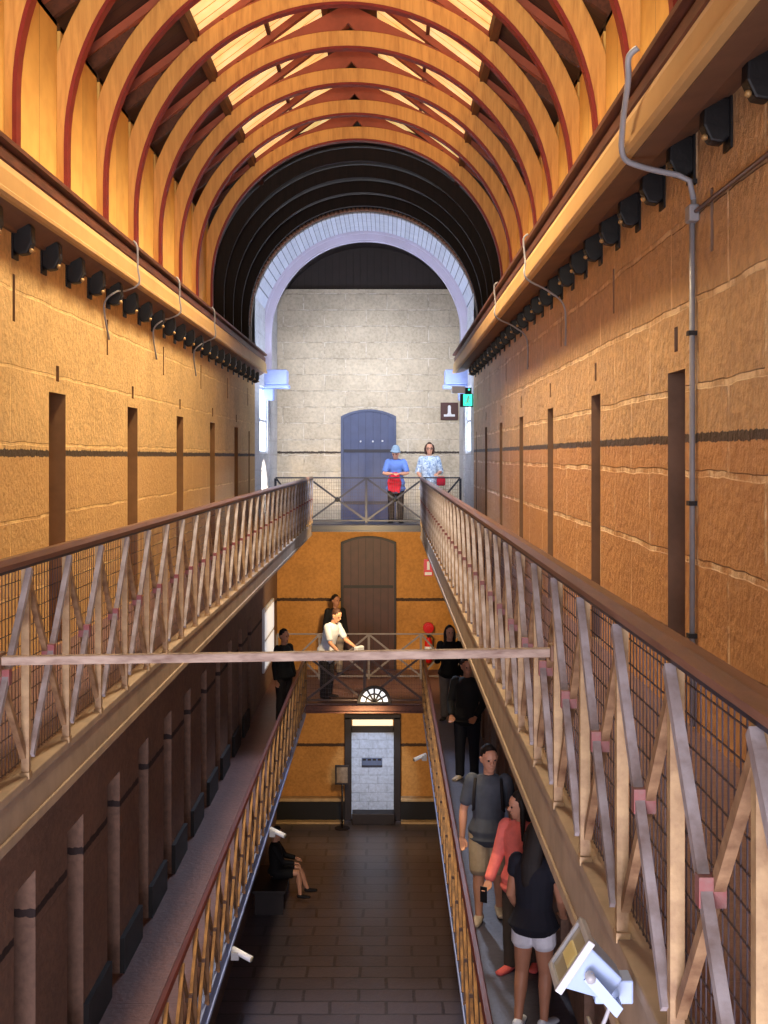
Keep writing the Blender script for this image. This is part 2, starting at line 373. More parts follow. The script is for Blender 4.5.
# skirting blocks between the cell doors of the middle gallery
for k in range(len(low_doors) - 1):
    a, b = low_doors[k] + .27, low_doors[k + 1] - .27
    struct('baseboard_left' if k == 0 else 'baseboard_left', MB().box(WL, WL + .045, a, b, Z1, Z1 + .33), M['plinth'])
# glowing panes added in window form to light the bright bay
for i, (x, s) in enumerate(((WL, -1), (WR, 1))):
    w = struct('window_%d' % (i + 1), MB().box(min(x + s * .12, x + s * .15), max(x + s * .12, x + s * .15), 25.6, 27.4, 1.50, 2.85), M['bay_glow'])
    f = MB(); xa, xb = sorted((x + s * .05, x + s * .12))
    for yy in (25.6, 26.18, 26.77, 27.35): f.box(xa, xb, yy, yy + .05, 1.50, 2.85)
    for zz in (1.50, 2.15, 2.80): f.box(xa, xb, 25.6, 27.4, zz, zz + .05)
    f.obj('window_frame', M['white'], w)

# galleries
def gallery(name, x0, x1, xe, z, top, edge, y0, y1, th):
    struct(name, MB().box(min(x0, x1), max(x0, x1), y0, y1, z - th, z), top)
    e = .07 if xe > 0 else -.07
    o = MB()
    o.box(min(xe - e * .1, xe + e), max(xe - e * .1, xe + e), y0, y1, z - th - .02, z + .006)
    o.box(min(xe - e * .25, xe + e * 1.2), max(xe - e * .25, xe + e * 1.2), y0, y1, z - th - .035, z - th + .015)
    o.box(min(xe - e * .25, xe + e * 1.2), max(xe - e * .25, xe + e * 1.2), y0, y1, z - .03, z + .012)
    struct('trim_' + name.split('_', 1)[1], o, edge, bevel=.006)
gallery('floor_upper_left', WL, XL, XL, 0, M['slabs'], M['ledge'], YN, 27.7, .2)
gallery('floor_upper_right', WR, XR, XR, 0, M['slabs'], M['ledge'], YN, 27.7, .26)
gallery('floor_middle_left', WL, XL, XL, Z1, M['slabs'], M['bluelit_trim'], YN, 25.6, .2)
gallery('floor_middle_right', WR, XR, XR, Z1, M['slate'], M['bluelit_trim'], YN, 25.6, .2)
struct('floor_upper_landing', MB().box(WL, WR, 27.7, YE, -.14, 0), M['slate'])
struct('trim_upper_landing', MB().box(XL - .1, XR + .1, 27.62, 27.7, -.16, -.02).box(XL - .1, XR + .1, 27.58, 27.66, -.16, -.13).box(XL - .1, XR + .1, 27.58, 27.66, -.05, -.02), M['steel'])
struct('floor_middle_landing', MB().box(WL, WR, 25.6, YE, Z1 - .14, Z1), M['slabs'])
struct('trim_middle_landing', MB().box(XL - .1, XR + .1, 25.5, 25.6, Z1 - .16, Z1 - .02).box(XL - .1, XR + .1, 25.46, 25.56, Z1 - .16, Z1 - .13), M['cornred'])

# end wall, its doors and plinth
struct('wall_end_upper', MB().box(WL - .6, WR + .6, YE, YE + .5, 0, 5.26), M['end_up'])
struct('wall_end_lower', MB().box(WL - .6, WR + .6, YE, YE + .5, Z0, 0), M['end_low'])
struct('wall_gable', MB().box(WL - .6, WR + .6, YE + .12, YE + .5, 5.26, 7.2), planks('dark gable boards', 0, lin((.15, .11, .12)), lin((.08, .06, .07)), .16))
def arched(x0, x1, z0, z1, rise, n=14):
    w = (x1 - x0) / 2; R = (w * w + rise * rise) / (2 * rise); c = (x0 + x1) / 2; cz = z1 - R; a = math.asin(w / R)
    return [(x0, z0)] + [(c + R * math.sin(-a + 2 * a * i / n), cz + R * math.cos(-a + 2 * a * i / n)) for i in range(n + 1)] + [(x1, z0)]
def door(n, x0, x1, z0, z1, rise, m, fm, label):
    d = struct('door_%d' % n, MB().prism(arched(x0, x1, z0, z1, rise), YE - .05, YE, 'y'), m, label)
    fr = MB(); out = arched(x0 - .045, x1 + .045, z0, z1 + .045, rise); inn = arched(x0, x1, z0, z1, rise)
    for i in range(len(out) - 1):
        a, b, c, e = out[i], out[i + 1], inn[i + 1], inn[i]
        vs = [(p[0], y, p[1]) for y in (YE - .08, YE) for p in (a, b, c, e)]
        fr.add(vs, [(0, 1, 2, 3), (7, 6, 5, 4), (0, 4, 5, 1), (1, 5, 6, 2), (2, 6, 7, 3), (3, 7, 4, 0)])
    fr.obj('door_frame', fm, d)
    for zz in (z0 + .35, z0 + (z1 - z0) * .62):
        MB().box(x0 + .02, x1 - .02, YE - .062, YE - .05, zz, zz + .07).obj('strap', M['steel'] if n == 1 else M['frame'], d)
    for k in (-.18, .1, .32):
        if n == 1: MB().ball(((x0 + x1) / 2 + k, YE - .055, 1.78 if k < .3 else 1.79), .022).obj('bolt', M['white'], d, True)
    return d
door(1, -1.03, .14, 0, 2.47, .16, M['bluedoor'], mat('blue grey door frame', lin((.30, .34, .46)), .5), 'slate blue arched door in the pale end wall of the top gallery')
door(2, -1.03, .14, Z1, -.42, .14, M['browndoor'], M['frame'], 'dark brown arched door in the ochre end wall of the middle gallery')
# whitewashed doorway on the ground floor
gx0, gx1 = -.83, .13
d3 = struct('door_3', MB().box(gx0, gx1, YE - .06, YE, Z0 + .02, Z0 + 2.0), M['whitebrick'], 'whitewashed brick doorway in the ground floor end wall')
f3 = MB().box(gx0 - .16, gx0, YE - .12, YE, Z0, Z0 + 2.35).box(gx1, gx1 + .16, YE - .12, YE, Z0, Z0 + 2.35).box(gx0 - .16, gx1 + .16, YE - .12, YE, Z0 + 2.3, Z0 + 2.42).box(gx0, gx1, YE - .1, YE, Z0 + 2.0, Z0 + 2.14)
f3.obj('door_frame', M['frame'], d3, bevel=.01)
MB().box(gx0 + .02, gx1 - .02, YE - .05, YE - .01, Z0 + 2.15, Z0 + 2.29).obj('transom', M['warmpane'], d3)
s3 = MB().box(gx0 + .02, gx1 + .02, YE - .45, YE - .06, Z0, Z0 + .24); s3.obj('door_step', M['frame'], d3, bevel=.01)
v3 = MB().box(-.60, -.13, YE - .075, YE - .06, Z0 + 1.20, Z0 + 1.42)
v3.obj('grille', mat('blue grey grille', lin((.36, .42, .55)), .5), d3)
g3 = MB()
for k in range(4): g3.box(-.58 + k * .115, -.50 + k * .115, YE - .085, YE - .075, Z0 + 1.36, Z0 + 1.40)
g3.box(-.60, -.13, YE - .085, YE - .075, Z0 + 1.22, Z0 + 1.25)
g3.obj('grille_slot', M['frame'], d3)
for sx in ((WL, gx0 - .16), (gx1 + .16, WR)):
    struct('baseboard_end', MB().box(sx[0], sx[1], YE - .2, YE, Z0, Z0 + .46), M['plinth'])
    struct('trim_end', MB().box(sx[0], sx[1], YE - .24, YE, Z0 + .46, Z0 + .54), M['plinthtop'], bevel=.02)
    struct('trim_step', MB().box(sx[0], sx[1], YE - .42, YE - .2, Z0, Z0 + .05), M['plinthtop'], bevel=.015)

# cornices with moulded profile
def cornice(name, X, s, o, parts):
    """s: +1 room is towards +x"""
    for nm, prof, m in parts:
        struct(nm, MB().prism([(X + s * p, z) for p, z in prof], YN, YB + .25, 'y'), m)
for X, s, o, nm, cb in ((WL, 1, .20, 'left', 2.85), (WR, -1, .38, 'right', 2.96)):
    cornice(nm, X, s, o, [
        ('trim_cornice_cove_' + nm, [(-.05, 3.17), (.03, 3.15), (o * .45, 3.07), (o * .88, 3.03), (o * .9, 3.10), (-.05, 3.2)] if s < 0 else [(-.05, 2.95), (.03, 2.95), (.035, 2.97), (o * .6, 3.02), (o * .85, 3.04), (o * .9, 3.1), (-.05, 3.1)], M['cornbrown']),
        ('trim_cornice_' + nm, [(-.05, 3.20), (o - .07, 3.12), (o - .07, 3.04), (o, 3.03), (o + .015, 3.05), (o + .015, 3.075), (o, 3.09), (o - .005, 3.2), (o - .03, 3.26), (-.05, 3.26)], M['cream']),
        ('trim_gutter_' + nm, [(-.3, 3.24), (o - .035, 3.25), (o - .02, 3.27), (o - .02, 3.33), (o - .05, 3.345), (o - .05, 3.365), (o + .01, 3.37), (o + .01, 3.40), (-.3, 3.40)], M['cornred'])])
# boarded sides above the cornices, roof slopes with skylights
BL, BR, EV, AP = CX - 2.36, CX + 2.36, 5.15, 6.92
YR = 18.95; YL = 20.5
yrib = [18.9 - 1.42 * i for i in range(11)]
for nm, x0, x1 in (('left', CX - 2.24, CX - 2.18), ('right', CX + 2.18, CX + 2.24)):
    mb = MB(); e = [YR + .2] + yrib + [YN]
    for a, b in zip(e, e[1:]): mb.box(x0, x1, (b + .055) if b > YN else YN, (a - .055), 3.36, 4.9)
    struct('wall_%s_boards' % nm, mb, M['yellow'])
    x2 = CX - 2.6 if nm == 'left' else CX + 2.6
    struct('ceiling_eave_' + nm, MB().box(min(x0, x2), max(x1, x2), YN, YL, 4.86, 4.9).box(min(x2, x2 + .05), max(x2, x2 + .05), YN, YL, 4.9, 5.2), M['sheath'])
def slope(x0f, x1f, y0, y1, t, lift=0):
    """piece of both roof slopes between fractions of the way from ridge to eaves (x offsets from ridge)"""
    mb = MB(); k = (AP - EV) / 2.36
    for s in (-1, 1):
        p = [(CX + s * x0f, AP - k * x0f + lift), (CX + s * x1f, AP - k * x1f + lift), (CX + s * x1f, AP - k * x1f + t + lift), (CX + s * x0f, AP - k * x0f + t + lift)]
        mb.prism(p, y0, y1, 'y')
    return mb
struct('ceiling', slope(1.52, 2.5, YN, YL, .08), M['sheath'])
o = slope(0, .28, YN, YL, .08); struct('ceiling_ridge', o, M['sheath'])
k_ = (AP - EV) / 2.36
yrib = [18.9 - 1.42 * i for i in range(11)]
n_sky = 0
for i, y in enumerate([YL - .18] + yrib[:-1]):
    for s in (-1, 1):
        p = [(CX + s * .28, AP - k_ * .28 + .03), (CX + s * 1.52, AP - k_ * 1.52 + .03), (CX + s * 1.52, AP - k_ * 1.52 + .06), (CX + s * .28, AP - k_ * .28 + .06)]
        n_sky += 1
        w = struct('window_%d' % (n_sky + 2), MB().prism(p, y - 1.42, y, 'y'), M['sky'])
        q = MB()
        for xx in (.9,): q.prism([(CX + s * (xx - .02), AP - k_ * xx - .03), (CX + s * (xx + .02), AP - k_ * xx - .03), (CX + s * (xx + .02), AP - k_ * xx + .035), (CX + s * (xx - .02), AP - k_ * xx + .035)], y - 1.42, y, 'y')
        q.obj('glazing_bar', M['purlin'], w)
y_near = yrib[-1]
struct('ceiling_near', slope(.28, 1.52, YN, y_near - 1.42, .08), M['sheath'])
pl = MB()
for s in (-1, 1):
    for xx in (.28, 1.52):
        z = AP - k_ * xx
        pl.prism([(CX + s * xx - .04, z - .13), (CX + s * xx + .04, z - .13), (CX + s * xx + .04, z + .02), (CX + s * xx - .04, z + .02)], YN, YL, 'y')
struct('trim_purlins', pl, M['purlin'])
# dark barrel over the far bays, its spandrels, and the pale boarded arch
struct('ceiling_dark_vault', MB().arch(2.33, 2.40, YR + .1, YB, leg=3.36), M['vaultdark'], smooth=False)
def spandrel(r, y0, y1, ztop=7.3, w=3.4):
    mb = MB(); seg = 40
    for i in range(seg):
        a, b = PI * i / seg, PI * (i + 1) / seg
        def out(t):
            c, s_ = math.cos(t), math.sin(t); k = min(w / max(abs(c), 1e-6), (ztop - SPR) / max(s_, 1e-6)); return (CX + c * k, SPR + s_ * k)
        p = [(CX + r * math.cos(a), SPR + r * math.sin(a)), (CX + r * math.cos(b), SPR + r * math.sin(b)), out(b), out(a)]
        mb.prism(p, y0, y1, 'y')
    return mb
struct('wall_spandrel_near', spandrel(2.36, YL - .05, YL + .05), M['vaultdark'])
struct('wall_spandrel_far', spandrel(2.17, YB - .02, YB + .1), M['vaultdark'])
dn = MB()
for i in range(84):
    a = PI * (i + .5) / 84
    dn.ball((CX + 2.2 * math.cos(a), YB - .05, SPR + 2.2 * math.sin(a)), (.036, .04, .036), 8, 6)
dn.arch(2.165, 2.20, YB - .06, YB - .02)
struct('trim_rope_arch', dn, M['brickedge'], smooth=True)
struct('ceiling_pale_vault', MB().arch(2.15, 2.25, YB + .1, 27.0, leg=3.2), M['whiteboards'])
struct('trim_pale_arch', MB().arch(1.99, 2.16, 26.8, 27.05, leg=3.2).arch(1.96, 2.02, 26.84, 27.0, leg=3.2).arch(2.10, 2.16, 26.72, 26.82, leg=3.2), M['lilac'])
for s, nm in ((-1, 'left'), (1, 'right')):
    x0 = CX + s * 2.12; x1 = CX + s * 1.62
    cp = MB().box(min(x0, x1), max(x0, x1), 26.55, 27.1, 2.92, 3.22).box(min(x0, x1 - s * .04), max(x0, x1 - s * .04), 26.6, 27.05, 2.84, 2.92).box(min(x0, x0 - s * .22), max(x0, x0 - s * .22), 26.65, 27.0, 2.60, 2.84)
    struct('trim_capital_' + nm, cp, M['bluelit_trim'], bevel=.02)
    struct('trim_pilaster_' + nm, MB().box(min(x0, x0 - s * .06), max(x0, x0 - s * .06), 27.6, 28.0, 0, 2.62), M['bay'])
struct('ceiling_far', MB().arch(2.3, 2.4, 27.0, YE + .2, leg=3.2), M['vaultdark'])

# ------------------------------------------------------------------ roof trusses
def truss(y, label, lit=True):
    t = thing('roof_truss', label, 'roof truss', (CX, y, SPR), 0, 'arched roof trusses' if lit else 'dark arched ribs')
    lf = 3.41 - SPR
    MB().arch(2.12, 2.30, -.05, .05, 0, 0, leg=lf).obj('rib', M['rib'] if lit else M['unlit_rib'], t, bevel=.008)
    MB().arch(2.095, 2.125, -.058, .055, 0, 0, leg=lf).obj('edge_moulding', M['red'] if lit else M['unlit_rib'], t)
    if lit:
        MB().prism([(-1.25, 1.97), (-1.05, 1.97), (-.6, 2.19), (-.10, 2.29), (0, 2.40), (.10, 2.29), (.6, 2.19), (1.05, 1.97), (1.25, 1.97), (0, 2.62)], .0, .08, 'y').obj('gusset', M['gusset'], t)
        for s in (-1, 1):
            z = lambda x: AP - k_ * x - SPR
            MB().prism([(s * .02, z(.02) - .10), (s * 2.34, z(2.34) - .10), (s * 2.34, z(2.34) - .01), (s * .02, z(.02) - .01)], .08, .18, 'y').obj('rafter', M['gusset'], t)
            MB().prism([(s * 2.30, .98), (s * 2.30, 1.12), (s * 1.86, 1.42), (s * 1.80, 1.33)], .0, .07, 'y').obj('strut', M['purlin'], t)
    return t
t0 = truss(yrib[0], 'honey timber arched roof truss farthest away, bordering the dark vault')
for i, y in enumerate(yrib[1:]):
    dup(t0, (CX, y, SPR), 'honey timber arched roof truss, %s one counted from the dark vault towards the viewer' % ORD[i + 1])
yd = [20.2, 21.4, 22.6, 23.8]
t1 = truss(yd[0], 'dark unlit arched rib nearest the honey timber trusses', False)
for y, w in zip(yd[1:], ('second dark unlit arched rib behind the honey timber trusses', 'third dark unlit arched rib behind the honey timber trusses', 'dark unlit arched rib closest to the pale boarded arch')):
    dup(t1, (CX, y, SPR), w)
# white rods standing in for light gaps in the right roof slope
for i, y in enumerate(yrib[1:6]):
    xx = 1.93; z = AP - k_ * xx
    tt = thing('light_gap_rod', 'slim white light-gap rod on the right roof slope, %s from the dark vault' % ['first', 'second', 'third', 'fourth', 'fifth'][i], 'light', (CX + xx, y - .75, z - .05), 0, 'light-gap rods on the right roof slope')
    MB().tube([(-.09, -.10, .05), (.09, .10, -.06)], .014).obj('tube', M['white'], tt, True)
    MB().box(-.03, .03, -.02, .02, -.0, .06).obj('holder', M['iron'], tt)

# iron brackets under the cornices
def bracket(label, X, y, s, o):
    t = thing('cornice_bracket', label, 'bracket', (X, y, 2.93 if s > 0 else 3.06), 0 if s > 0 else PI, 'black iron brackets under the %s cornice' % ('left' if s > 0 else 'right'))
    w = .05
    pr = [(.0, -.09), (.04, -.125), (.10, -.115), (.135, -.04), (.13, .07), (.10, .095), (.0, .095)]
    MB().prism(pr, -w, w, 'y').obj('hood', M['iron'], t, bevel=.012)
    MB().box(0, .012, -w - .02, w + .02, -.15, .12).obj('back_plate', M['iron'], t)
    return t
for X, s, o, nm, lo in ((WL, 1, .2, 'left', 6.6), (WR, -1, .38, 'right', 4.72)):
    k = 0; first = None; y = lo
    while y < 24.5:
        lab = 'black iron bracket under the %s cornice, %s along from the viewer' % (nm, ORD[k] if k else 'nearest one')
        if first is None:
            first = bracket(lab, X, y, s, o)
            st = MB().ball((.125, -.03 * s, -.095), (.016, .02, .016)); st.obj('stud', M['brass'], first, True)
        else: dup(first, (X, y, 2.93 if s > 0 else 3.06), lab)
        k += 1; y += MOD if s > 0 else .745

# ------------------------------------------------------------------ railings
def railing(label, X, y0, y1, zf, H, mats, outer, mesh=True, foot=0.0, w=.035):
    """long side railing; outer = +1 when the void lies towards +x"""
    R = thing('railing', label, 'railing', (X, y0, zf))
    n = int(round((y1 - y0) / MOD)); L = n * MOD
    pm, ga, gb, cm, hm = mats
    hw = .025
    prof = [(-hw, H - .035), (hw, H - .035), (hw + .006, H - .012), (hw * .7, H + .012), (-hw * .7, H + .012), (-hw - .006, H - .012)]
    MB().prism(prof, 0, L, 'y').obj('handrail', hm, R)
    MB().box(-.018, .018, 0, L, H - .05, H - .035).obj('top_flat', M['steel'], R)
    a = MB().box(-w / 2, w / 2, -w / 2, w / 2, foot, H - .045); a.box(-w * .6, w * .6, -w * .75, w * .75, foot, foot + .03)
    post = a.mesh('post', pm)
    zb, zt = .10 + foot, H - .06
    # the two braces of a bay, one on each face
    A = MB().bar((outer * .020, MOD - .012, zt), (outer * .020, .012, zb), .026, w * .9, (1, 0, 0)).mesh('brace', ga)
    B = MB().bar((-outer * .008, 0.012, zt), (-outer * .008, MOD - .012, zb), .026, w * .9, (1, 0, 0)).mesh('brace', gb)
    cz = (zb + zt) / 2
    Cc = MB().box(-.023, .036, -.020, .020, cz - .036, cz + .030) if outer > 0 else MB().box(-.036, .023, -.020, .020, cz - .036, cz + .030)
    Cc = Cc.mesh('collar', cm)
    for k in range(n + 1):
        inst('post', post, R, (0, k * MOD, 0))
        if k < n:
            br_ = inst('brace', A, R, (0, k * MOD, 0)); inst('brace', B, R, (0, k * MOD, 0)); inst('collar', Cc, br_, (0, .5 * MOD, 0))
    if mesh:
        m = MB(); x = -outer * .045; r = .0017
        y = 0.0
        while y < L: m.box(x - r, x + r, y - r, y + r, .05, H - .06); y += .05
        z = .06
        while z < H - .05: m.box(x - r, x + r, 0, L, z - r, z + r); z += .075
        m.obj('wire_mesh', M['wire'], R)
    return R
far_m = (M['post'], M['brace_g'], M['brace_t'], M['collar'], M['handrail'])
low_m = (M['goldbar2'], M['goldbar'], M['goldbar2'], M['darkbar'], M['handrail_d'])
n_up = 35
railing('long lattice railing with wire mesh along the left top gallery', XL - .0, 2.19, 2.19 + n_up * MOD, 0, 1.0, far_m, 1)
railing('long lattice railing with red collars along the right top gallery', XR + .0, 1.695, 1.695 + n_up * MOD, 0, 1.0, far_m, -1)
railing('lower lattice railing with bronze bars and dark red handrail, left middle gallery', XL + .02, 25.5 - 28 * MOD, 25.5, Z1, 1.0, low_m, 1, False)
railing('lower lattice railing with bronze bars along the right middle gallery', XR - .01, 25.5 - 28 * MOD, 25.5, Z1, 1.0, low_m, -1, False)

def cross_railing(label, y, zf, xs, H, m, mesh=False, boss=True):
    R = thing('end_railing', label, 'railing', (0, y, zf))
    MB().box(xs[0], xs[-1], -.025, .025, H - .03, H).obj('handrail', m, R, bevel=.008)
    MB().box(xs[0], xs[-1], -.015, .015, .05, .08).obj('bottom_rail', m, R)
    for i, x in enumerate(xs):
        MB().box(x - .025, x + .025, -.025, .025, 0, H - .03).obj('post', m, R)
        if i < len(xs) - 1:
            b = xs[i + 1]
            bb = MB().bar((x + .02, -.02, .08), (b - .02, -.02, H - .04), .014, .04, (0, 1, 0)).obj('brace', m, R)
            MB().bar((x + .02, .0, H - .04), (b - .02, .0, .08), .014, .04, (0, 1, 0)).obj('brace', m, R)
            if boss: MB().ball(((x + b) / 2, -.02, (H + .04) / 2), (.055, .025, .055)).obj('boss', M['iron'], bb, True)
    if mesh:
        mm = MB(); x = xs[0]
        while x < xs[-1]: mm.box(x - .002, x + .002, .03, .034, .05, H - .05); x += .05
        z = .06
        while z < H - .04: mm.box(xs[0], xs[-1], .03, .034, z - .002, z + .002); z += .075
        mm.obj('wire_mesh', M['wire'], R)
    return R
cross_railing('dark crossed railing across the end of the top gallery in front of the blue door', 27.85, 0, [WL + .12, XL - .07, (XL + XR) / 2, XR + .07, WR - .08], 1.0, M['steel'], True)
cross_railing('grey crossed railing at the back of the middle landing before the brown door', 28.45, Z1, [WL + .1, -1.5, -.42, .72, WR - .08], 1.0, mat('grey rail paint', lin((.50, .47, .48)), .5), False, False)
cross_railing('front railing of the middle landing with brown bars behind the tie bar', 25.66, Z1, [XL, (XL + XR) / 2, XR], .98, mat('brown rail paint', lin((.30, .22, .20)), .5), True, False)
# the fan-shaped daylit panel at the foot of the landing railing
fp = thing('fanlight', 'small semicircular white fanlight glowing at the foot of the middle landing railing', 'fanlight', (-.27, 25.60, Z1 + .03))
MB().prism([(.29 * math.cos(PI * i / 16), .29 * math.sin(PI * i / 16)) for i in range(17)], .0, .02, 'y').obj('pane', M['fanpane'], fp)
fr = MB().arch(.27, .33, -.02, .02, 0, 0, seg=20)
for i in range(1, 6): fr.bar((0, -.01, 0), (.29 * math.cos(PI * i / 6), -.01, .29 * math.sin(PI * i / 6)), .012, .036, (0, 1, 0))
fr.arch(.15, .18, -.02, .0, 0, 0, seg=16); fr.box(-.33, .33, -.02, .02, -.03, .01)
fr.obj('glazing_bars', M['frame'], fp)

# tie bar across the void
tb = thing('tie_bar', 'weathered pale iron tie bar spanning the void between the two top railings', 'tie bar', (XL, 5.40, .60))
MB().bar((0, 0, 0), (XR - XL, 0, .035), .038, .04, (0, 0, 1)).obj('bar', mat('pale weathered iron', lin((.62, .54, .48)), .6, .4, 7, .3, dark=lin((.42, .32, .27)), stretch=(1, 4, 4)), tb, bevel=.006)
for x, z in ((.0, 0), (XR - XL, .035)):
    MB().box(x - .03, x + .03, -.04, .04, z - .035, z + .035).obj('clamp', M['cornbrown'], tb, bevel=.006)

# iron brackets carrying the left middle gallery
def gbr(y, label):
    t = thing('gallery_bracket', label, 'bracket', (WL, y, Z1 - .2), 0, 'brackets under the left middle gallery')
    MB().prism([(0, -.0), (.86, 0), (.86, -.1), (.5, -.22), (.16, -.6), (0, -.95)], -.045, .045, 'y').obj('web', M['iron'], t, bevel=.01)
    MB().box(0, .05, -.09, .09, -1.0, 0).obj('wall_plate', M['iron'], t)
    return t
g0 = gbr(9.6, 'black iron bracket below the left middle gallery, nearest one')
for k in range(1, 10): dup(g0, (WL, 9.6 + 1.465 * k, Z1 - .2), 'black iron bracket below the left middle gallery, %s from the viewer' % ORD[k])

# conduits and cables
def pipe(name, label, pts, r, m, cat):
    o = MB().tube(pts, r).obj(name, m, None, True); return tag(o, label, cat)
def spline(pts, n=8):
    P = [Vector(p) for p in pts]; P = [P[0]] + P + [P[-1]]; out = []
    for i in range(1, len(P) - 2):
        for j in range(n):
            t = j / n; a, b, c, d = P[i - 1:i + 3]
            out.append(.5 * ((2 * b) + (c - a) * t + (2 * a - 5 * b + 4 * c - d) * t * t + (3 * b - a - 3 * c + d) * t ** 3))
    return out + [P[-2]]
xw = WR - .02; yc = 6.85
cd = thing('conduit', 'grey electrical conduit curling over the right cornice and running down the wall', 'conduit', (0, 0, 0))
pts = spline([(WR - .40, yc - .45, 3.46), (WR - .44, yc - .42, 3.42), (WR - .43, yc - .35, 3.32), (WR - .42, yc - .15, 3.16), (WR - .40, yc - .05, 3.02), (WR - .30, yc - .02, 2.97), (WR - .10, yc, 2.93)])
MB().tube(pts + [Vector((xw - .02, yc, 2.90)), Vector((xw, yc, 2.80))], .016).obj('upper_pipe', M['conduit'], cd, True)
MB().tube([(xw, yc, 2.80), (xw, yc, 2.70)], .016).obj('elbow', M['conduit'], cd, True)
MB().box(xw - .035, WR, yc - .055, yc + .055, 2.68, 2.77).obj('junction_box', M['conduit'], cd, bevel=.01)
MB().tube([(xw, yc + .03, 2.68), (xw, yc + .03, .02)], .0155).obj('down_pipe', M['conduit'], cd, True)
MB().tube([(xw, yc - .05, 2.73), (xw, 1.2, 2.73)], .012).obj('side_pipe', M['handrail'], cd, True)
for z in (2.9, 2.1, 1.2, .5): MB().box(xw - .025, WR, yc - .0, yc + .06, z - .012, z + .012).obj('clip', M['iron'], cd)
for i, (y, w) in enumerate(((11.9, 'nearest'), (14.3, 'middle'), (17.2, 'farthest'))):
    X = WL; o = .2
    p = spline([(X + o + .0, y, 3.42), (X + o + .035, y, 3.36), (X + o + .03, y + .05, 3.18), (X + o + .03, y + .1, 3.04), (X + .12, y + .05, 2.97), (X + .12, y - .4, 2.90), (X + .03, y - .45, 2.78), (X + .02, y - .2, 2.5)])
    pipe('cable', 'thin grey cable looped over the left cornice, %s of the three' % w, p, .009, M['conduit'], 'cable')['group'] = 'cables over the left cornice'
for i, (y, w) in enumerate(((11.6, 'nearer'), (14.8, 'farther'))):
    X = WR; o = .38
    p = spline([(X - o, y, 3.43), (X - o - .04, y, 3.38), (X - o - .03, y - .05, 3.18), (X - o - .03, y - .12, 3.02), (X - .18, y + .1, 2.93), (X - .03, y + .2, 2.8), (X - .02, y + .2, 2.45)])
    pipe('cable', 'thin grey cable looped over the right cornice, %s of the two' % w, p, .009, M['conduit'], 'cable')['group'] = 'cables over the right cornice'

# big floodlight clamped to the right top gallery edge
def floodlight():
    t = thing('floodlight', 'big white floodlight with square glass front clamped below the right top railing', 'floodlight', (.522, 3.56, .07))
    # local frame: beam axis points up-left towards the viewer's left
    ax = Vector((-.83, .03, .56)).normalized(); up = Vector((.60, .0, .8)); up = (up - ax * up.dot(ax)).normalized(); sd = ax.cross(up)
    def P(a, b, c): return (ax * a + up * b + sd * c) * .80
    def frust(mb, a0, w0, h0, a1, w1, h1):
        vs = [P(a0, q * h0, p * w0) for p, q in ((-1, -1), (1, -1), (1, 1), (-1, 1))] + [P(a1, q * h1, p * w1) for p, q in ((-1, -1), (1, -1), (1, 1), (-1, 1))]
        return mb.add(vs, [(0, 3, 2, 1), (4, 5, 6, 7), (0, 1, 5, 4), (1, 2, 6, 5), (2, 3, 7, 6), (3, 0, 4, 7)])
    h = MB(); frust(h, -.14, .06, .045, .02, .105, .082); h.obj('housing', M['paleblue'], t, bevel=.006)
    f = MB()
    for p, q, w_, h_ in ((0, .092, .120, .010), (0, -.092, .120, .010), (.112, 0, .010, .102), (-.112, 0, .010, .102)):
        vs = [P(a, q + hh * h_, p + ww * w_) for a in (.018, .045) for ww, hh in ((-1, -1), (1, -1), (1, 1), (-1, 1))]
        f.add(vs, [(0, 3, 2, 1), (4, 5, 6, 7), (0, 1, 5, 4), (1, 2, 6, 5), (2, 3, 7, 6), (3, 0, 4, 7)])
    f.obj('front_frame', M['lampframe'], t, bevel=.003)
    g = MB(); frust(g, .022, .105, .085, .034, .105, .085); g.obj('glass', M['glass'], t)
    l = MB(); frust(l, .034, .07, .03, .040, .065, .026); l.obj('lamp_strip', M['amber'], t)
    b = MB(); 
    for s in (-1, 1): b.bar(P(-.02, 0, s * .118), P(-.17, -.04, s * .118), .03, .008, up)
    b.bar(P(-.17, -.04, -.12), P(-.17, -.04, .12), .03, .008, up)
    b.obj('yoke', M['paleblue'], t)
    MB().tube([P(-.03, 0, -.13), P(-.03, 0, .13)], .014).obj('pivot', M['conduit'], t, True)
    MB().box(.04, .145, -.03, .05, -.11, -.045).obj('clamp', M['paleblue'], t, bevel=.005)
    MB().tube(spline([P(-.12, -.02, 0), P(-.17, -.06, .0), (.06, .03, -.22), (.07, .10, -.27), (.08, .35, -.31)]), .006).obj('cable', M['conduit'], t, True)
floodlight()
# small tube spotlights on the lower blue edge beams
def spot(label, x, y, s):
    t = thing('spotlight', label, 'spotlight', (x, y, Z1 - .1), 0, 'small spotlights on the blue edge beams')
    MB().tube([(-s * .04, .05, .03), (s * .16, -.06, -.03)], .032, 14).obj('barrel', M['white'], t, True)
    MB().tube([(s * .155, -.057, -.028), (s * .165, -.063, -.031)], .027, 14).obj('lens', M['glass'], t, True)
    MB().box(-.05 if s > 0 else -.03, .03 if s > 0 else .05, -.02, .05, -.06, .02).obj('mount', M['conduit'], t, bevel=.005)
spot('small white tube spotlight on the left lower edge beam, nearest the viewer', XL + .11, 13.0, 1)
spot('small white tube spotlight on the left lower edge beam, farther one beside the seated person', XL + .11, 17.2, 1)
spot('small white spotlight on the right lower edge beam', XR - .11, 21.5, -1)

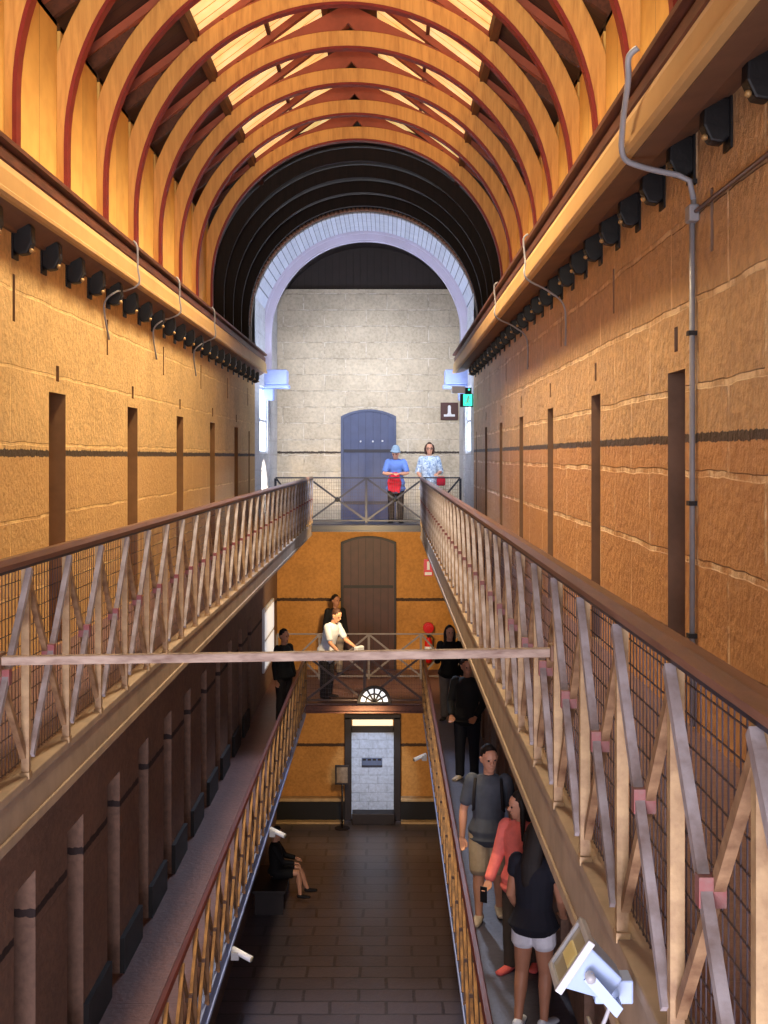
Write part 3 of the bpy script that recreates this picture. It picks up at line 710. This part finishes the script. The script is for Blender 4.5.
# signs, extinguisher, exit light, notice stand
sg = thing('toilet_sign', 'square brown sign with a white figure beside the green exit light', 'sign', (1.40, YE, 2.47))
MB().box(-.20, .20, -.03, 0, -.20, .20).obj('board', M['lightbrown'], sg, bevel=.008); sgb = sg.children[0] if sg.children else sg
MB().box(-.035, .035, -.042, -.03, -.05, .09).ball((0, -.034, .10), (.035, .012, .04)).box(-.125, .125, -.042, -.03, -.12, -.07).ball((0, -.034, -.06), (.05, .012, .03)).obj('figure', M['white'], sg)
ex = thing('exit_sign', 'glowing green exit sign on the end of the right wall', 'sign', (1.50, 24.9, 2.52))
MB().box(-.12, .16, -.03, .06, -.13, .12).obj('casing', M['iron'], ex, bevel=.008)
MB().box(-.06, .11, -.036, -.03, -.11, .11).obj('lit_panel', M['green'], ex)
fg = MB().ball((.04, -.04, .06), (.018, .006, .018)).bar((.035, -.04, .04), (.02, -.04, -.02), .01, .02, (0, 1, 0)).bar((.02, -.04, -.02), (.06, -.04, -.06), .008, .014, (0, 1, 0)).bar((.02, -.04, -.02), (-.02, -.04, -.07), .008, .014, (0, 1, 0)).bar((.035, -.04, .03), (.07, -.04, .0), .008, .012, (0, 1, 0)).bar((.03, -.04, .03), (-.01, -.04, .01), .008, .012, (0, 1, 0))
fg.obj('running_figure', M['white'], ex)
MB().box(-.02, .10, -.02, .05, .12, .24).obj('test_box', M['iron'], ex)
MB().ball((.05, -.025, .20), .02).obj('lamp', M['green'], ex, True)
MB().box(-.28, -.02, 0, .06, .13, .27).obj('junction_box', M['white'], ex, bevel=.006)

fe = thing('fire_extinguisher', 'red fire extinguishers stacked hose reel on the middle end wall', 'fire extinguisher', (.92, YE, -2.9))
fe['label'] = 'red fire extinguisher hanging on the ochre wall beside the brown door'
MB().loft([(0, -.11, -.32), (0, -.11, .14), (0, -.11, .20)], [.085, .085, .05], (1, 0, 0), 16).obj('cylinder', M['exred'], fe, True)
MB().tube([(0, -.11, .22), (0, -.11, .29)], .03).box(-.06, .05, -.13, -.09, .27, .30).obj('valve', M['iron'], fe)
MB().tube(spline([(.03, -.12, .27), (.10, -.14, .22), (.11, -.14, 0), (.09, -.13, -.15)]), .014).obj('hose', M['iron'], fe, True)
MB().loft([(0, -.11, -.10), (0, -.11, .02)], [.087, .087], (1, 0, 0), 16, 0).obj('paper_band', M['white'], fe, True)
hr_ = thing('hose_reel_cover', 'round red hose cover on the wall directly above the fire extinguisher', 'fire equipment', (.92, YE, -2.46))
MB().tube([(0, -.14, 0), (0, 0, 0)], .125, 20).obj('drum', M['exred'], hr_, False, .01)
MB().tube([(0, -.16, 0), (0, -.14, 0)], .06, 16).obj('hub', M['exred'], hr_)
fs = thing('fire_sign', 'small red and white fire sign high on the ochre wall right of the brown door', 'sign', (.92, YE, -1.10))
MB().box(-.10, .10, -.02, 0, -.19, .19).obj('board', M['exred'], fs)
MB().box(-.08, .08, -.026, -.02, -.17, -.10).box(-.03, .03, -.026, -.02, -.05, .10).ball((0, -.022, .11), (.03, .006, .04)).obj('symbol', M['white'], fs)

ns = thing('notice_stand', 'dark notice stand with a pale picture left of the whitewashed doorway', 'notice stand', (-1.02, YE - .75, Z0))
MB().box(-.16, .16, -.02, .02, .98, 1.42).obj('board', M['frame'], ns, bevel=.008)
MB().box(-.12, .12, -.026, -.02, 1.03, 1.37).obj('picture', mat('grey print', lin((.52, .44, .36)), .6, .6, 9), ns)
MB().tube([(0, .0, .02), (0, 0, .99)], .022).obj('pole', M['frame'], ns, True)
MB().prism([(.17 * math.cos(2 * PI * i / 20), .17 * math.sin(2 * PI * i / 20)) for i in range(20)], 0, .025, 'z').obj('base', M['frame'], ns)
# bench under the seated person
bench = thing('bench', 'low black bench on the ground floor carrying the seated person', 'bench', (-2.15, 24.2, Z0))
MB().box(-.30, .30, -.75, .75, .39, .45).obj('seat', M['frame'], bench, bevel=.01)
for y in (-.65, .65): MB().box(-.26, .26, y - .04, y + .04, 0, .39).obj('leg', M['frame'], bench)
# notice panel, its brightness added as glow, at the left end of the middle gallery
nb = thing('notice_board', 'pale notice board with added glow on the left wall of the middle landing', 'notice board', (WL, 27.2, -2.3))
MB().box(0, .05, -1.1, 1.1, -.62, .66).obj('frame', M['white'], nb, bevel=.01)
MB().box(.05, .056, -1.02, 1.02, -.55, -.02).box(.05, .056, -1.02, 1.02, .05, .58).obj('panel', M['notice_glow'], nb)

# ------------------------------------------------------------------ people
def remeshed(mb, name, m, parent, vox=.008, smooth=3):
    o = mb.obj(name, m)
    r = o.modifiers.new('r', 'REMESH'); r.mode = 'VOXEL'; r.voxel_size = vox; r.use_smooth_shade = True
    s = o.modifiers.new('s', 'SMOOTH'); s.factor = .5; s.iterations = smooth
    dg = bpy.context.evaluated_depsgraph_get(); ev = o.evaluated_get(dg)
    me = bpy.data.meshes.new_from_object(ev); o.modifiers.clear(); old = o.data; o.data = me; bpy.data.meshes.remove(old)
    me.name = name
    if not me.materials: me.materials.append(m)
    me.shade_smooth(); o.parent = parent; return o

def person(label, loc, rz, H, skin, hair_col, top, bottom, shoe, sleeve=.5, trouser=1.0, lean=0.0, headp=0.0, heady=0.0,
           armL=None, armR=None, legL=None, legR=None, hair='short', top_len=-.01, hem=None, sit=False, curl=.5, extra=None, group=None, hat=None, loose=.0, glasses=False):
    """figure facing local -y, its left is +x; arms/legs given as joint offsets in body heights"""
    R = thing('person', label, 'person', loc, rz, group)
    V = Vector
    hip = V((0, 0, .53)) if not sit else V((0, 0, sit))
    u = V((0, -math.sin(lean), math.cos(lean))); fwd = V((0, -math.cos(lean), -math.sin(lean)))
    def S(v): return tuple(c * H for c in v)
    def SR(r): return r * H if isinstance(r, (int, float)) else (r[0] * H, r[1] * H)
    nb = hip + u * .305
    l2 = lean * .6 + headp
    hu = V((math.sin(heady) * 0, -math.sin(l2), math.cos(l2)))
    hf0 = V((math.sin(heady), -math.cos(heady), 0)); hf = (hf0 - hu * hf0.dot(hu)).normalized(); hx = hu.cross(hf) * -1
    hc = nb + u * .035 + hu * .075 + hf * .012
    aL = armL or [(.035, .01, -.185), (.02, -.04, -.155)]; aR = armR or [(-.035, .01, -.185), (-.02, -.04, -.155)]
    arms = []
    for s, a in ((1, aL), (-1, aR)):
        sh = hip + u * .285 + V((s * .098, 0, 0)); el = sh + V(a[0]); wr = el + V(a[1]); arms.append((s, sh, el, wr))
    lL = legL or [(.01, -.005, -.25), (.0, .015, -.238)]; lR = legR or [(-.01, -.005, -.25), (.0, .015, -.238)]
    legs = []
    for s, a in ((1, lL), (-1, lR)):
        h = hip + V((s * .05, 0, -.01)); kn = h + V(a[0]); an = kn + V(a[1]); legs.append((s, h, kn, an, V(a[2]) if len(a) > 2 else V((s * .02, -.10, -.025))))
    def torso(mb, e, lo=-.03, hi=1.0):
        T = [(-.035, .078, .058), (0, .088, .064), (.07, .078, .056), (.14, .083, .060), (.21, .092, .062), (.265, .092, .054), (.295, .062, .042)]
        T = [t for t in T if t[0] >= lo - 1e-6 and t[0] <= hi]
        if T[0][0] > lo + .01 or lo < -.036: T = [(lo, T[0][1] + loose, T[0][2] + loose)] + T
        mb.loft([S(hip + u * t[0]) for t in T], [SR((t[1] + e + loose * .5 + (.020 if e and t[0] < .05 else 0), t[2] + e + loose * .5 + (.020 if e and t[0] < .05 else 0))) for t in T], (1, 0, 0), 18)
    def arm(mb, s, sh, el, wr, e, frac):
        """frac: 0..1 upper arm, 1..2 forearm"""
        full = [(sh, .033), (sh.lerp(el, .5), .029), (el, .0245), (el.lerp(wr, .35), .025), (wr, .0165)]
        cut = {0: full[:1]}
        if frac >= 2: q = full
        elif frac > 1: q = full[:3] + [(el.lerp(wr, frac - 1), .024 - .006 * (frac - 1))]
        else: q = [full[0], (sh.lerp(el, frac * .5), .031), (sh.lerp(el, frac), .0335 - .008 * frac)]
        mb.loft([S(p) for p, r in q], [SR(r + e) for p, r in q], (1, .2, 0), 12)
    def leg(mb, s, h, kn, an, e, frac, flare=0):
        full = [(h, .060), (h.lerp(kn, .45), .050), (kn, .035), (kn.lerp(an, .3), .035), (kn.lerp(an, .7), .025), (an, .021)]
        if frac >= 2: q = [(p, max(r, .03 if flare else 0)) for p, r in full]
        elif frac > 1: q = full[:3] + [(kn.lerp(an, frac - 1), .034)]
        else: q = [full[0], (h.lerp(kn, frac * .5), .055), (h.lerp(kn, frac), .052 - .013 * frac + flare)]
        mb.loft([S(p) for p, r in q], [SR(r + e) for p, r in q], (1, 0, 0), 14)
    # ---- body
    b = MB(); torso(b, 0)
    b.loft([S(nb - u * .03), S(nb + u * .01), S(nb.lerp(hc, .7))], [SR(.040), SR(.032), SR(.031)], (1, 0, 0), 12)
    HP = [(-.066, .020, .018, .030), (-.052, .030, .030, .022), (-.03, .040, .044, .008), (0, .0455, .056, 0), (.03, .047, .058, -.002), (.05, .040, .050, -.004), (.064, .022, .028, -.006)]
    b.loft([S(hc + hu * t[0] + hf * t[3]) for t in HP], [SR((t[1], t[2])) for t in HP], tuple(hx), 16)
    b.loft([S(hc + hf * .050 + hu * .008), S(hc + hf * .064 - hu * .014), S(hc + hf * .054 - hu * .018)], [SR(.006), SR(.010), SR(.008)], tuple(hx), 8)      # nose
    b.loft([S(hc + hf * .046 - hu * .036 - hx * .014), S(hc + hf * .052 - hu * .036), S(hc + hf * .046 - hu * .036 + hx * .014)], [SR(.0055)] * 3, (0, 0, 1), 8)  # lips
    b.loft([S(hc + hf * .044 + hu * .016 - hx * .03), S(hc + hf * .054 + hu * .018), S(hc + hf * .044 + hu * .016 + hx * .03)], [SR(.006)] * 3, (0, 0, 1), 8)    # brow
    for s in (-1, 1):
        b.loft([S(hc + hx * s * .046 - hf * .006 - hu * .018), S(hc + hx * s * .051 - hf * .010 + hu * .012)], [SR((.005, .010)), SR((.006, .014))], tuple(hx), 8)
    for (s, sh, el, wr) in arms:
        b.ball(S(sh), .036 * H); arm(b, s, sh, el, wr, 0, 2)
        d = (wr - el).normalized(); side = V((1, 0, 0)) - d * d.x
        if side.length < .2: side = V((0, 0, 1)) - d * d.z
        side.normalize(); pn = d.cross(side) * (1 if s > 0 else 1)
        if pn.dot(V((0, -1, -.3))) < 0: pn = -pn                       # fingers curl towards the front of the figure
        pe = wr + d * .055
        b.loft([S(wr), S(wr + d * .025), S(pe)], [SR((.015, .012)), SR((.022, .012)), SR((.023, .010))], tuple(side), 10)
        for j, (off, ln) in enumerate(((-.018, .036), (-.006, .043), (.006, .041), (.018, .033))):
            p0 = pe + side * off - d * .006; p1 = p0 + d * ln * .5 * (1 - .3 * curl) + pn * ln * .5 * curl; p2 = p1 + d * ln * .5 * (1 - .9 * curl) + pn * ln * .6 * curl
            b.loft([S(p0), S(p1), S(p2)], [SR(.0058), SR(.0054), SR(.0046)], tuple(side), 8)
        tsd = -side * s if abs(d.z) > .5 else side * -s
        p0 = wr + d * .016 + tsd * .016; p1 = p0 + d * .02 + tsd * .014 + pn * .008; p2 = p1 + d * .02 + pn * .012 * curl
        b.loft([S(p0), S(p1), S(p2)], [SR(.0085), SR(.0068), SR(.0055)], tuple(side), 8)
    for (s, h, kn, an, toe) in legs:
        leg(b, s, h, kn, an, 0, 2)
        b.loft([S(an - V((0, 0, .012)) - toe.normalized() * .02), S(an + toe * .4 + V((0, 0, -.012))), S(an + toe)], [SR((.020, .020)), SR((.024, .018)), SR((.022, .010))], (1, 0, 0), 10)
    body = remeshed(b, 'body', skin, R, .0065)
    # ---- eyes
    for s in (-1, 1):
        MB().ball(S(hc + hf * .0505 + hu * .006 + hx * s * .019), .0062 * H, 8, 6).obj('eye', M['iron'], R, True)
    if glasses:
        g = MB()
        for s in (-1, 1):
            c = hc + hf * .060 + hu * .004 + hx * s * .019
            g.tube([S(c + hx * .015 * math.cos(2 * PI * i / 12) + hu * .012 * math.sin(2 * PI * i / 12)) for i in range(13)], .0022 * H, 6)
            g.tube([S(c + hx * s * .015), S(hc + hx * s * .05 - hf * .008 + hu * .008)], .002 * H, 6)
        g.obj('glasses', M['iron'], R)
    # ---- hair
    if hair:
        h = MB()
        HH = [(-.02, .036, .034, -.030), (0, .046, .044, -.022), (.03, .0515, .055, -.012), (.055, .046, .054, -.006), (.072, .028, .034, -.004)]
        h.loft([S(hc + hu * t[0] + hf * t[3]) for t in HH], [SR((t[1], t[2])) for t in HH], tuple(hx), 16)
        if hair == 'long':
            h.loft([S(hc + hu * .04 - hf * .03), S(hc - hu * .03 - hf * .042), S(nb - u * .02 - fwd * .055), S(nb - u * .11 - fwd * .062), S(nb - u * .16 - fwd * .06)],
                   [SR((.045, .03)), SR((.052, .028)), SR((.055, .022)), SR((.045, .016)), SR((.025, .010))], tuple(hx), 14)
            for s in (-1, 1):
                h.loft([S(hc + hu * .045 + hx * s * .036), S(hc + hx * s * .052 - hf * .004), S(hc - hu * .06 + hx * s * .052), S(nb - u * .07 + hx * s * .055 + fwd * .03)], [SR(.018), SR(.018), SR(.017), SR(.010)], (1, 0, 0), 10)
        if hair == 'bob':
            h.loft([S(hc + hu * .04 - hf * .02), S(hc - hu * .02 - hf * .028), S(hc - hu * .065 - hf * .024)], [SR((.05, .04)), SR((.058, .038)), SR((.05, .03))], tuple(hx), 14)
            for s in (-1, 1):
                h.loft([S(hc + hu * .045 + hx * s * .038 + hf * .012), S(hc + hx * s * .053 + hf * .006), S(hc - hu * .06 + hx * s * .05 + hf * .004)], [SR(.017), SR(.017), SR(.014)], (1, 0, 0), 10)
        if hair == 'bun': h.ball(S(hc - hf * .07 + hu * .035), .026 * H)
        remeshed(h, 'hair', hair_col, R, .007)
    if hat:
        h = MB(); h.loft([S(hc + hu * .034 - hf * .002), S(hc + hu * .06 - hf * .004), S(hc + hu * .082 - hf * .006)], [SR((.057, .068)), SR((.056, .066)), SR((.048, .056))], tuple(hx), 18)
        h.loft([S(hc + hu * .024 + hf * .012), S(hc + hu * .034 + hf * .008)], [SR((.070, .092)), SR((.066, .084))], tuple(hx), 20, .2)
        remeshed(h, 'hat', hat, R, .007)
    # ---- clothes
    t = MB(); torso(t, .011, top_len)
    for (s, sh, el, wr) in arms:
        if sleeve > 0: t.ball(S(sh), .0415 * H); arm(t, s, sh, el, wr, .0075 + loose * .3, sleeve)
    remeshed(t, 'top', top, R, .008)
    if bottom:
        p = MB(); p.loft([S(hip + u * .06), S(hip), S(hip - V((0, 0, .05)))], [SR((.083, .061)), SR((.092, .068)), SR((.088, .066))], (1, 0, 0), 16)
        for (s, h, kn, an, toe) in legs: leg(p, s, h, kn, an, .009, trouser, .007 if trouser < 1.2 else .006)
        remeshed(p, 'trousers' if trouser > 1.2 else 'shorts', bottom, R, .008)
    if shoe:
        for (s, h, kn, an, toe) in legs:
            q = MB(); q.loft([S(an - V((0, 0, .014)) - toe.normalized() * .022), S(an + toe * .4 + V((0, 0, -.013))), S(an + toe * 1.05)], [SR((.027, .026)), SR((.030, .022)), SR((.027, .014))], (1, 0, 0), 12)
            remeshed(q, 'shoe', shoe, R, .008)
    if extra: extra(R, S, dict(hip=hip, u=u, fwd=fwd, nb=nb, hc=hc, arms=arms, legs=legs))
    return R
skinA = mat('light skin', lin((.80, .58, .47)), .5, .12, 6); skinB = mat('tan skin', lin((.66, .46, .36)), .5, .12, 6)
hairD = mat('dark brown hair', lin((.10, .065, .055)), .7, .4, 30); hairB = mat('brown hair', lin((.26, .15, .11)), .7, .4, 30)
cl = {}
for nm, c in dict(black=(.045, .04, .05), navy=(.075, .08, .13), slate=(.30, .32, .36), khaki=(.72, .64, .53), coral=(.97, .50, .46), denimwhite=(.86, .86, .90), olive=(.27, .23, .20),
                  white=(.80, .82, .88), blue=(.36, .48, .76), red=(.78, .12, .22), hat=(.50, .58, .66), grey=(.40, .37, .38), pinkshoe=(.80, .36, .36), beige=(.66, .60, .54), dark=(.12, .10, .11)).items():
    cl[nm] = mat('cloth ' + nm, lin(c), .85, .22, 9, .25)
floral = mat('floral blouse', lin((.80, .86, .92)), .8, .5, 26, .1, dark=lin((.24, .40, .62)))

def bags(R, S, J):
    for s in (-1, 1):
        MB().tube([S(J['nb'] + Vector((s * .075, 0, -.005)) + Vector((0, -.03, 0))), S(J['nb'] + Vector((s * .08, -.075, -.07))), S(J['nb'] + Vector((s * .085, -.068, -.17))), S(J['nb'] + Vector((s * .09, 0, -.2)))], .017).obj('backpack_strap', cl['dark'], R, True)
# grey T-shirt man on the right middle gallery
person('man in slate grey T-shirt and khaki shorts walking along the right middle gallery', (1.06, 13.7, Z1), -.12, 1.80, skinA, hairD, cl['slate'], cl['khaki'], cl['beige'],
       sleeve=.75, trouser=.92, headp=.12, heady=.35, armR=[(-.05, .015, -.18), (-.005, -.045, -.15)], armL=[(.04, .03, -.18), (.01, -.04, -.15)],
       legR=[(-.005, -.04, -.245), (0, -.005, -.24)], legL=[(.01, .02, -.25), (0, .075, -.225)], top_len=-.05, loose=.008, extra=bags)
# coral jumper woman
def phone(R, S, J):
    s, sh, el, wr = J['arms'][1]; d = (wr - el).normalized()
    MB().box(-.036, .036, -.006, .006, -.075, .075).obj('phone', M['iron'], R, bevel=.004).location = S(wr + d * .075 + Vector((0, -.012, -.01)))
person('woman with long dark hair in a coral jumper looking left on the right middle gallery', (1.27, 12.35, Z1), -.55, 1.66, skinA, hairD, cl['coral'], cl['olive'], cl['pinkshoe'],
       sleeve=1.95, trouser=2, headp=.15, heady=-.75, hair='long', armR=[(-.045, -.02, -.175), (-.01, -.09, -.12)], armL=[(.04, .03, -.18), (.0, -.05, -.14)],
       legR=[(-.005, -.035, -.245), (0, .0, -.24)], legL=[(.01, .02, -.25), (0, .06, -.23)], top_len=-.05, loose=.016, extra=phone)
# navy top, white shorts
person('woman in navy top and white denim shorts beside the big floodlight', (1.25, 11.15, Z1), PI - .5, 1.70, skinB, hairD, cl['navy'], cl['denimwhite'], cl['white'],
       sleeve=.35, trouser=.42, headp=.25, heady=.2, lean=.06, hair='long', armR=[(-.03, -.03, -.18), (.03, -.10, -.10)], armL=[(.035, .0, -.18), (-.02, -.09, -.11)],
       legR=[(-.005, -.02, -.25), (0, .02, -.24)], legL=[(.01, .01, -.25), (0, .05, -.235)], top_len=-.02, loose=.012)
# dark man further along
person('man in black clothes standing in shade on the right middle gallery', (1.20, 19.7, Z1), -.3, 1.80, skinB, hairD, cl['black'], cl['navy'], cl['beige'],
       sleeve=1.9, trouser=2, heady=.5, headp=.15, armR=[(-.045, .0, -.18), (.03, -.10, -.10)], armL=[(.045, .0, -.18), (-.05, -.09, -.10)], loose=.01, top_len=-.04,
       legR=[(-.005, -.03, -.245), (0, .0, -.24)])
person('woman in black jumper and grey trousers at the far end of the right middle gallery', (1.14, 24.1, Z1), -.1, 1.70, skinA, hairD, cl['black'], cl['grey'], cl['dark'],
       sleeve=1.9, trouser=2, hair='long', loose=.008, top_len=-.03, armR=[(-.035, -.03, -.18), (.02, -.12, .06)], heady=.3)
person('person in dark clothes standing in shade at the far end of the left middle gallery', (-1.92, 23.9, Z1), .9, 1.66, skinB, hairD, cl['black'], cl['dark'], cl['dark'],
       sleeve=1.9, trouser=2, loose=.006, top_len=-.03)
def bag(R, S, J):
    s, sh, el, wr = J['arms'][0]
    MB().box(-.13, .13, -.05, .05, -.12, .1).obj('bag', cl['white'], R, bevel=.03).location = S(wr + Vector((.0, -.07, -.05)))
person('man in white T-shirt and dark trousers stooping on the middle landing', (-1.24, 26.3, Z1), 1.0, 1.80, skinA, hairB, cl['white'], cl['dark'], cl['dark'],
       sleeve=.8, trouser=2, lean=.28, headp=.2, loose=.014, top_len=-.09, armL=[(.03, -.09, -.16), (-.01, -.12, -.06)], armR=[(-.03, -.06, -.17), (.0, -.11, -.09)], extra=bag)
person('person in black top standing at the left of the brown middle door', (-1.18, 29.05, Z1), .35, 1.74, skinB, hairD, cl['black'], cl['beige'], cl['dark'],
       sleeve=1.9, trouser=2, heady=.4, loose=.008)
def jacket(R, S, J):
    t = MB(); c = J['hip']
    t.loft([S(c + Vector((-.005, -.115, .13))), S(c + Vector((-.012, -.125, .05))), S(c + Vector((-.02, -.115, -.04))), S(c + Vector((-.012, -.105, -.11)))], [SR for SR in ((.085, .03), (.12, .045), (.12, .04), (.10, .03))], (1, 0, 0), 12)
    t.loft([S(c + Vector((.03, -.12, .10))), S(c + Vector((.05, -.125, .0))), S(c + Vector((.035, -.12, -.12)))], [.035, .04, .03], (1, 0, 0), 10)
    t.loft([S(c + Vector((-.07, -.12, .08))), S(c + Vector((-.09, -.125, .0))), S(c + Vector((-.08, -.12, -.10)))], [.04, .045, .03], (1, 0, 0), 10)
    remeshed(t, 'jacket', cl['red'], R, .01)
    q = MB(); q.loft([S(J['nb'] - J['u'] * .03 + J['fwd'] * .0), S(J['nb'] + J['u'] * .015)], [(.085, .075), (.06, .055)], (1, 0, 0), 14); remeshed(q, 'scarf', cl['black'], R, .01)
person('woman in blue top and grey cap leaning on the end railing with a red jacket', (.17, 28.22, 0), .0, 1.64, skinA, hairD, cl['blue'], cl['dark'], cl['dark'],
       sleeve=.8, trouser=2, lean=.22, headp=.35, heady=-.2, loose=.018, top_len=-.08, hat=cl['hat'], armL=[(.055, -.06, -.155), (-.10, -.11, .0)], armR=[(-.055, -.06, -.155), (.10, -.11, .0)], extra=jacket)
def bag2(R, S, J):
    s, sh, el, wr = J['arms'][0]
    MB().box(-.09, .09, -.05, .05, -.16, .04).obj('bag', cl['red'], R, bevel=.03).location = S(wr + Vector((.04, -.03, -.06)))
person('woman with brown bob and blue floral blouse behind the end railing, right one', (.90, 28.3, 0), .05, 1.70, skinA, hairB, floral, cl['denimwhite'], cl['dark'],
       sleeve=1.1, trouser=2, hair='bob', loose=.018, top_len=-.10, glasses=True, armL=[(.05, .0, -.165), (-.05, -.11, -.02)], armR=[(-.05, .0, -.165), (.02, -.12, -.06)], extra=bag2)
# seated person on the ground floor
person('person in dark clothes and sandals seated on the bench with bare legs stretched out', (-2.08, 24.2, Z0), PI / 2, 1.68, skinA, hairD, cl['black'], cl['black'], cl['dark'],
       sleeve=1.9, trouser=.7, sit=.345, lean=-.05, headp=.2, loose=.008, armL=[(.03, -.10, -.15), (-.03, -.12, -.02)], armR=[(-.03, -.10, -.15), (.03, -.12, -.02)],
       legL=[(.02, -.25, .015), (.0, -.09, -.225), (.01, -.10, -.02)], legR=[(-.03, -.25, .01), (.0, -.02, -.24), (-.01, -.10, -.02)])

# ------------------------------------------------------------------ light
def area(name, loc, target, size, power, col, sy=None):
    l = bpy.data.lights.new(name, 'AREA'); l.energy = power; l.color = col; l.size = size
    if sy: l.shape = 'RECTANGLE'; l.size_y = sy
    o = bpy.data.objects.new(name, l); C.objects.link(o); o.location = loc
    o.rotation_euler = (Vector(target) - Vector(loc)).to_track_quat('-Z', 'Y').to_euler(); return o
def spotl(name, loc, target, power, col, ang, blend=.6, r=.15):
    l = bpy.data.lights.new(name, 'SPOT'); l.energy = power; l.color = col; l.spot_size = math.radians(ang); l.spot_blend = blend; l.shadow_soft_size = r
    o = bpy.data.objects.new(name, l); C.objects.link(o); o.location = loc
    o.rotation_euler = (Vector(target) - Vector(loc)).to_track_quat('-Z', 'Y').to_euler(); return o
WARM = (1.0, .80, .50)
def strip(name, loc, direction, length, width, power, col):
    """area lamp whose long side runs along the hall"""
    l = bpy.data.lights.new(name, 'AREA'); l.energy = power; l.color = col; l.shape = 'RECTANGLE'; l.size = width; l.size_y = length
    o = bpy.data.objects.new(name, l); C.objects.link(o)
    z = -Vector(direction).normalized(); y = Vector((0, 1, 0)); x = y.cross(z).normalized(); y = z.cross(x)
    o.matrix_world = Matrix.Translation(loc) @ Matrix((x, y, z)).transposed().to_4x4(); return o
# daylight through the amber ridge lights, falling on walls and galleries
for y in (8.25, 9.67, 11.09, 12.51, 13.93, 15.35, 16.77):
    spotl('ridge_daylight', (CX, y, 6.12), (CX, y, 0), 540, (1.0, .80, .52), 112, .5, .35)
# unseen fill strips added above the cornices wash the timber roof
strip('cornice_fill', (WL - .05, 11.5, 3.45), (.35, 0, 1), 14, .1, 16, WARM)
strip('cornice_fill', (WR + .05, 11.5, 3.45), (-.35, 0, 1), 14, .1, 13, WARM)
# warm flood near the viewer washing the faces of the trusses
spotl('roof_flood', (CX, 1.6, 2.6), (CX, 13, 6.2), 2700, (1.0, .82, .54), 42, .7, .3)
# cool fill panels added behind the viewer as stand-in daylight
area('near_fill', (-.2, -1.6, 2.3), (0, 8, -1.2), 3.0, 215, (.95, .93, 1.0))
area('near_lower_fill', (-.45, -1.6, -2.6), (-.45, 12, -4.5), 3.0, 1000, (.93, .86, .98))
# daylight of the end bay
spotl('end_daylight', (CX, 23.2, 5.6), (CX, YE, 1.6), 2300, (.98, .97, 1.0), 58, 1.0, .4)
spotl('soffit_daylight', (CX, 25.2, 1.2), (CX, 25.9, 6.0), 520, (.70, .80, 1.0), 130, .6, .3)
spotl('warm_low_end', (CX, 24.6, -.5), (CX, YE, -2.0), 750, (1.0, .70, .34), 100, .6, .2)  # warm fill added to brighten the lower end wall, not daylight
spotl('warm_ground', (CX, 24.6, Z1 - .5), (CX, YE, Z0 + 1.8), 420, (1.0, .70, .36), 100, .7, .2)  # warm fill added for the ground floor end wall
spotl('void_daylight', (CX, 24.5, 3.3), (CX, 14, -6.0), 1700, (.66, .76, 1.0), 58, .5, .25)
spotl('sun_patch', (CX, 25.2, 2.3), (WL, 26.6, .72), 2200, (1.0, .86, .68), 24, .35, .05)
spotl('door_daylight', (-.35, 27.0, Z1 - .4), (-.35, YE, Z0 + 1.0), 230, (.62, .76, 1.0), 36, .25, .1)

w = bpy.data.worlds.new('world'); bpy.context.scene.world = w; w.use_nodes = True
w.node_tree.nodes['Background'].inputs[0].default_value = (.55, .5, .6, 1); w.node_tree.nodes['Background'].inputs[1].default_value = .35

# ------------------------------------------------------------------ camera
cam = bpy.data.cameras.new('camera'); co = bpy.data.objects.new('camera', cam); C.objects.link(co)
co.location = (0, 0, EYE); co.rotation_euler = (PI / 2, 0, 0)
cam.sensor_fit = 'HORIZONTAL'; cam.sensor_width = 36; cam.lens = 36 * 1300 / 768
cam.shift_x = -4 / 768; cam.shift_y = -56 / 768; cam.clip_start = .05; cam.clip_end = 200
sc = bpy.context.scene; sc.camera = co
sc.view_settings.view_transform = 'Standard'; sc.view_settings.look = 'None'; sc.view_settings.gamma = 1; sc.view_settings.use_curve_mapping = False
sc.view_settings.exposure = 0.0
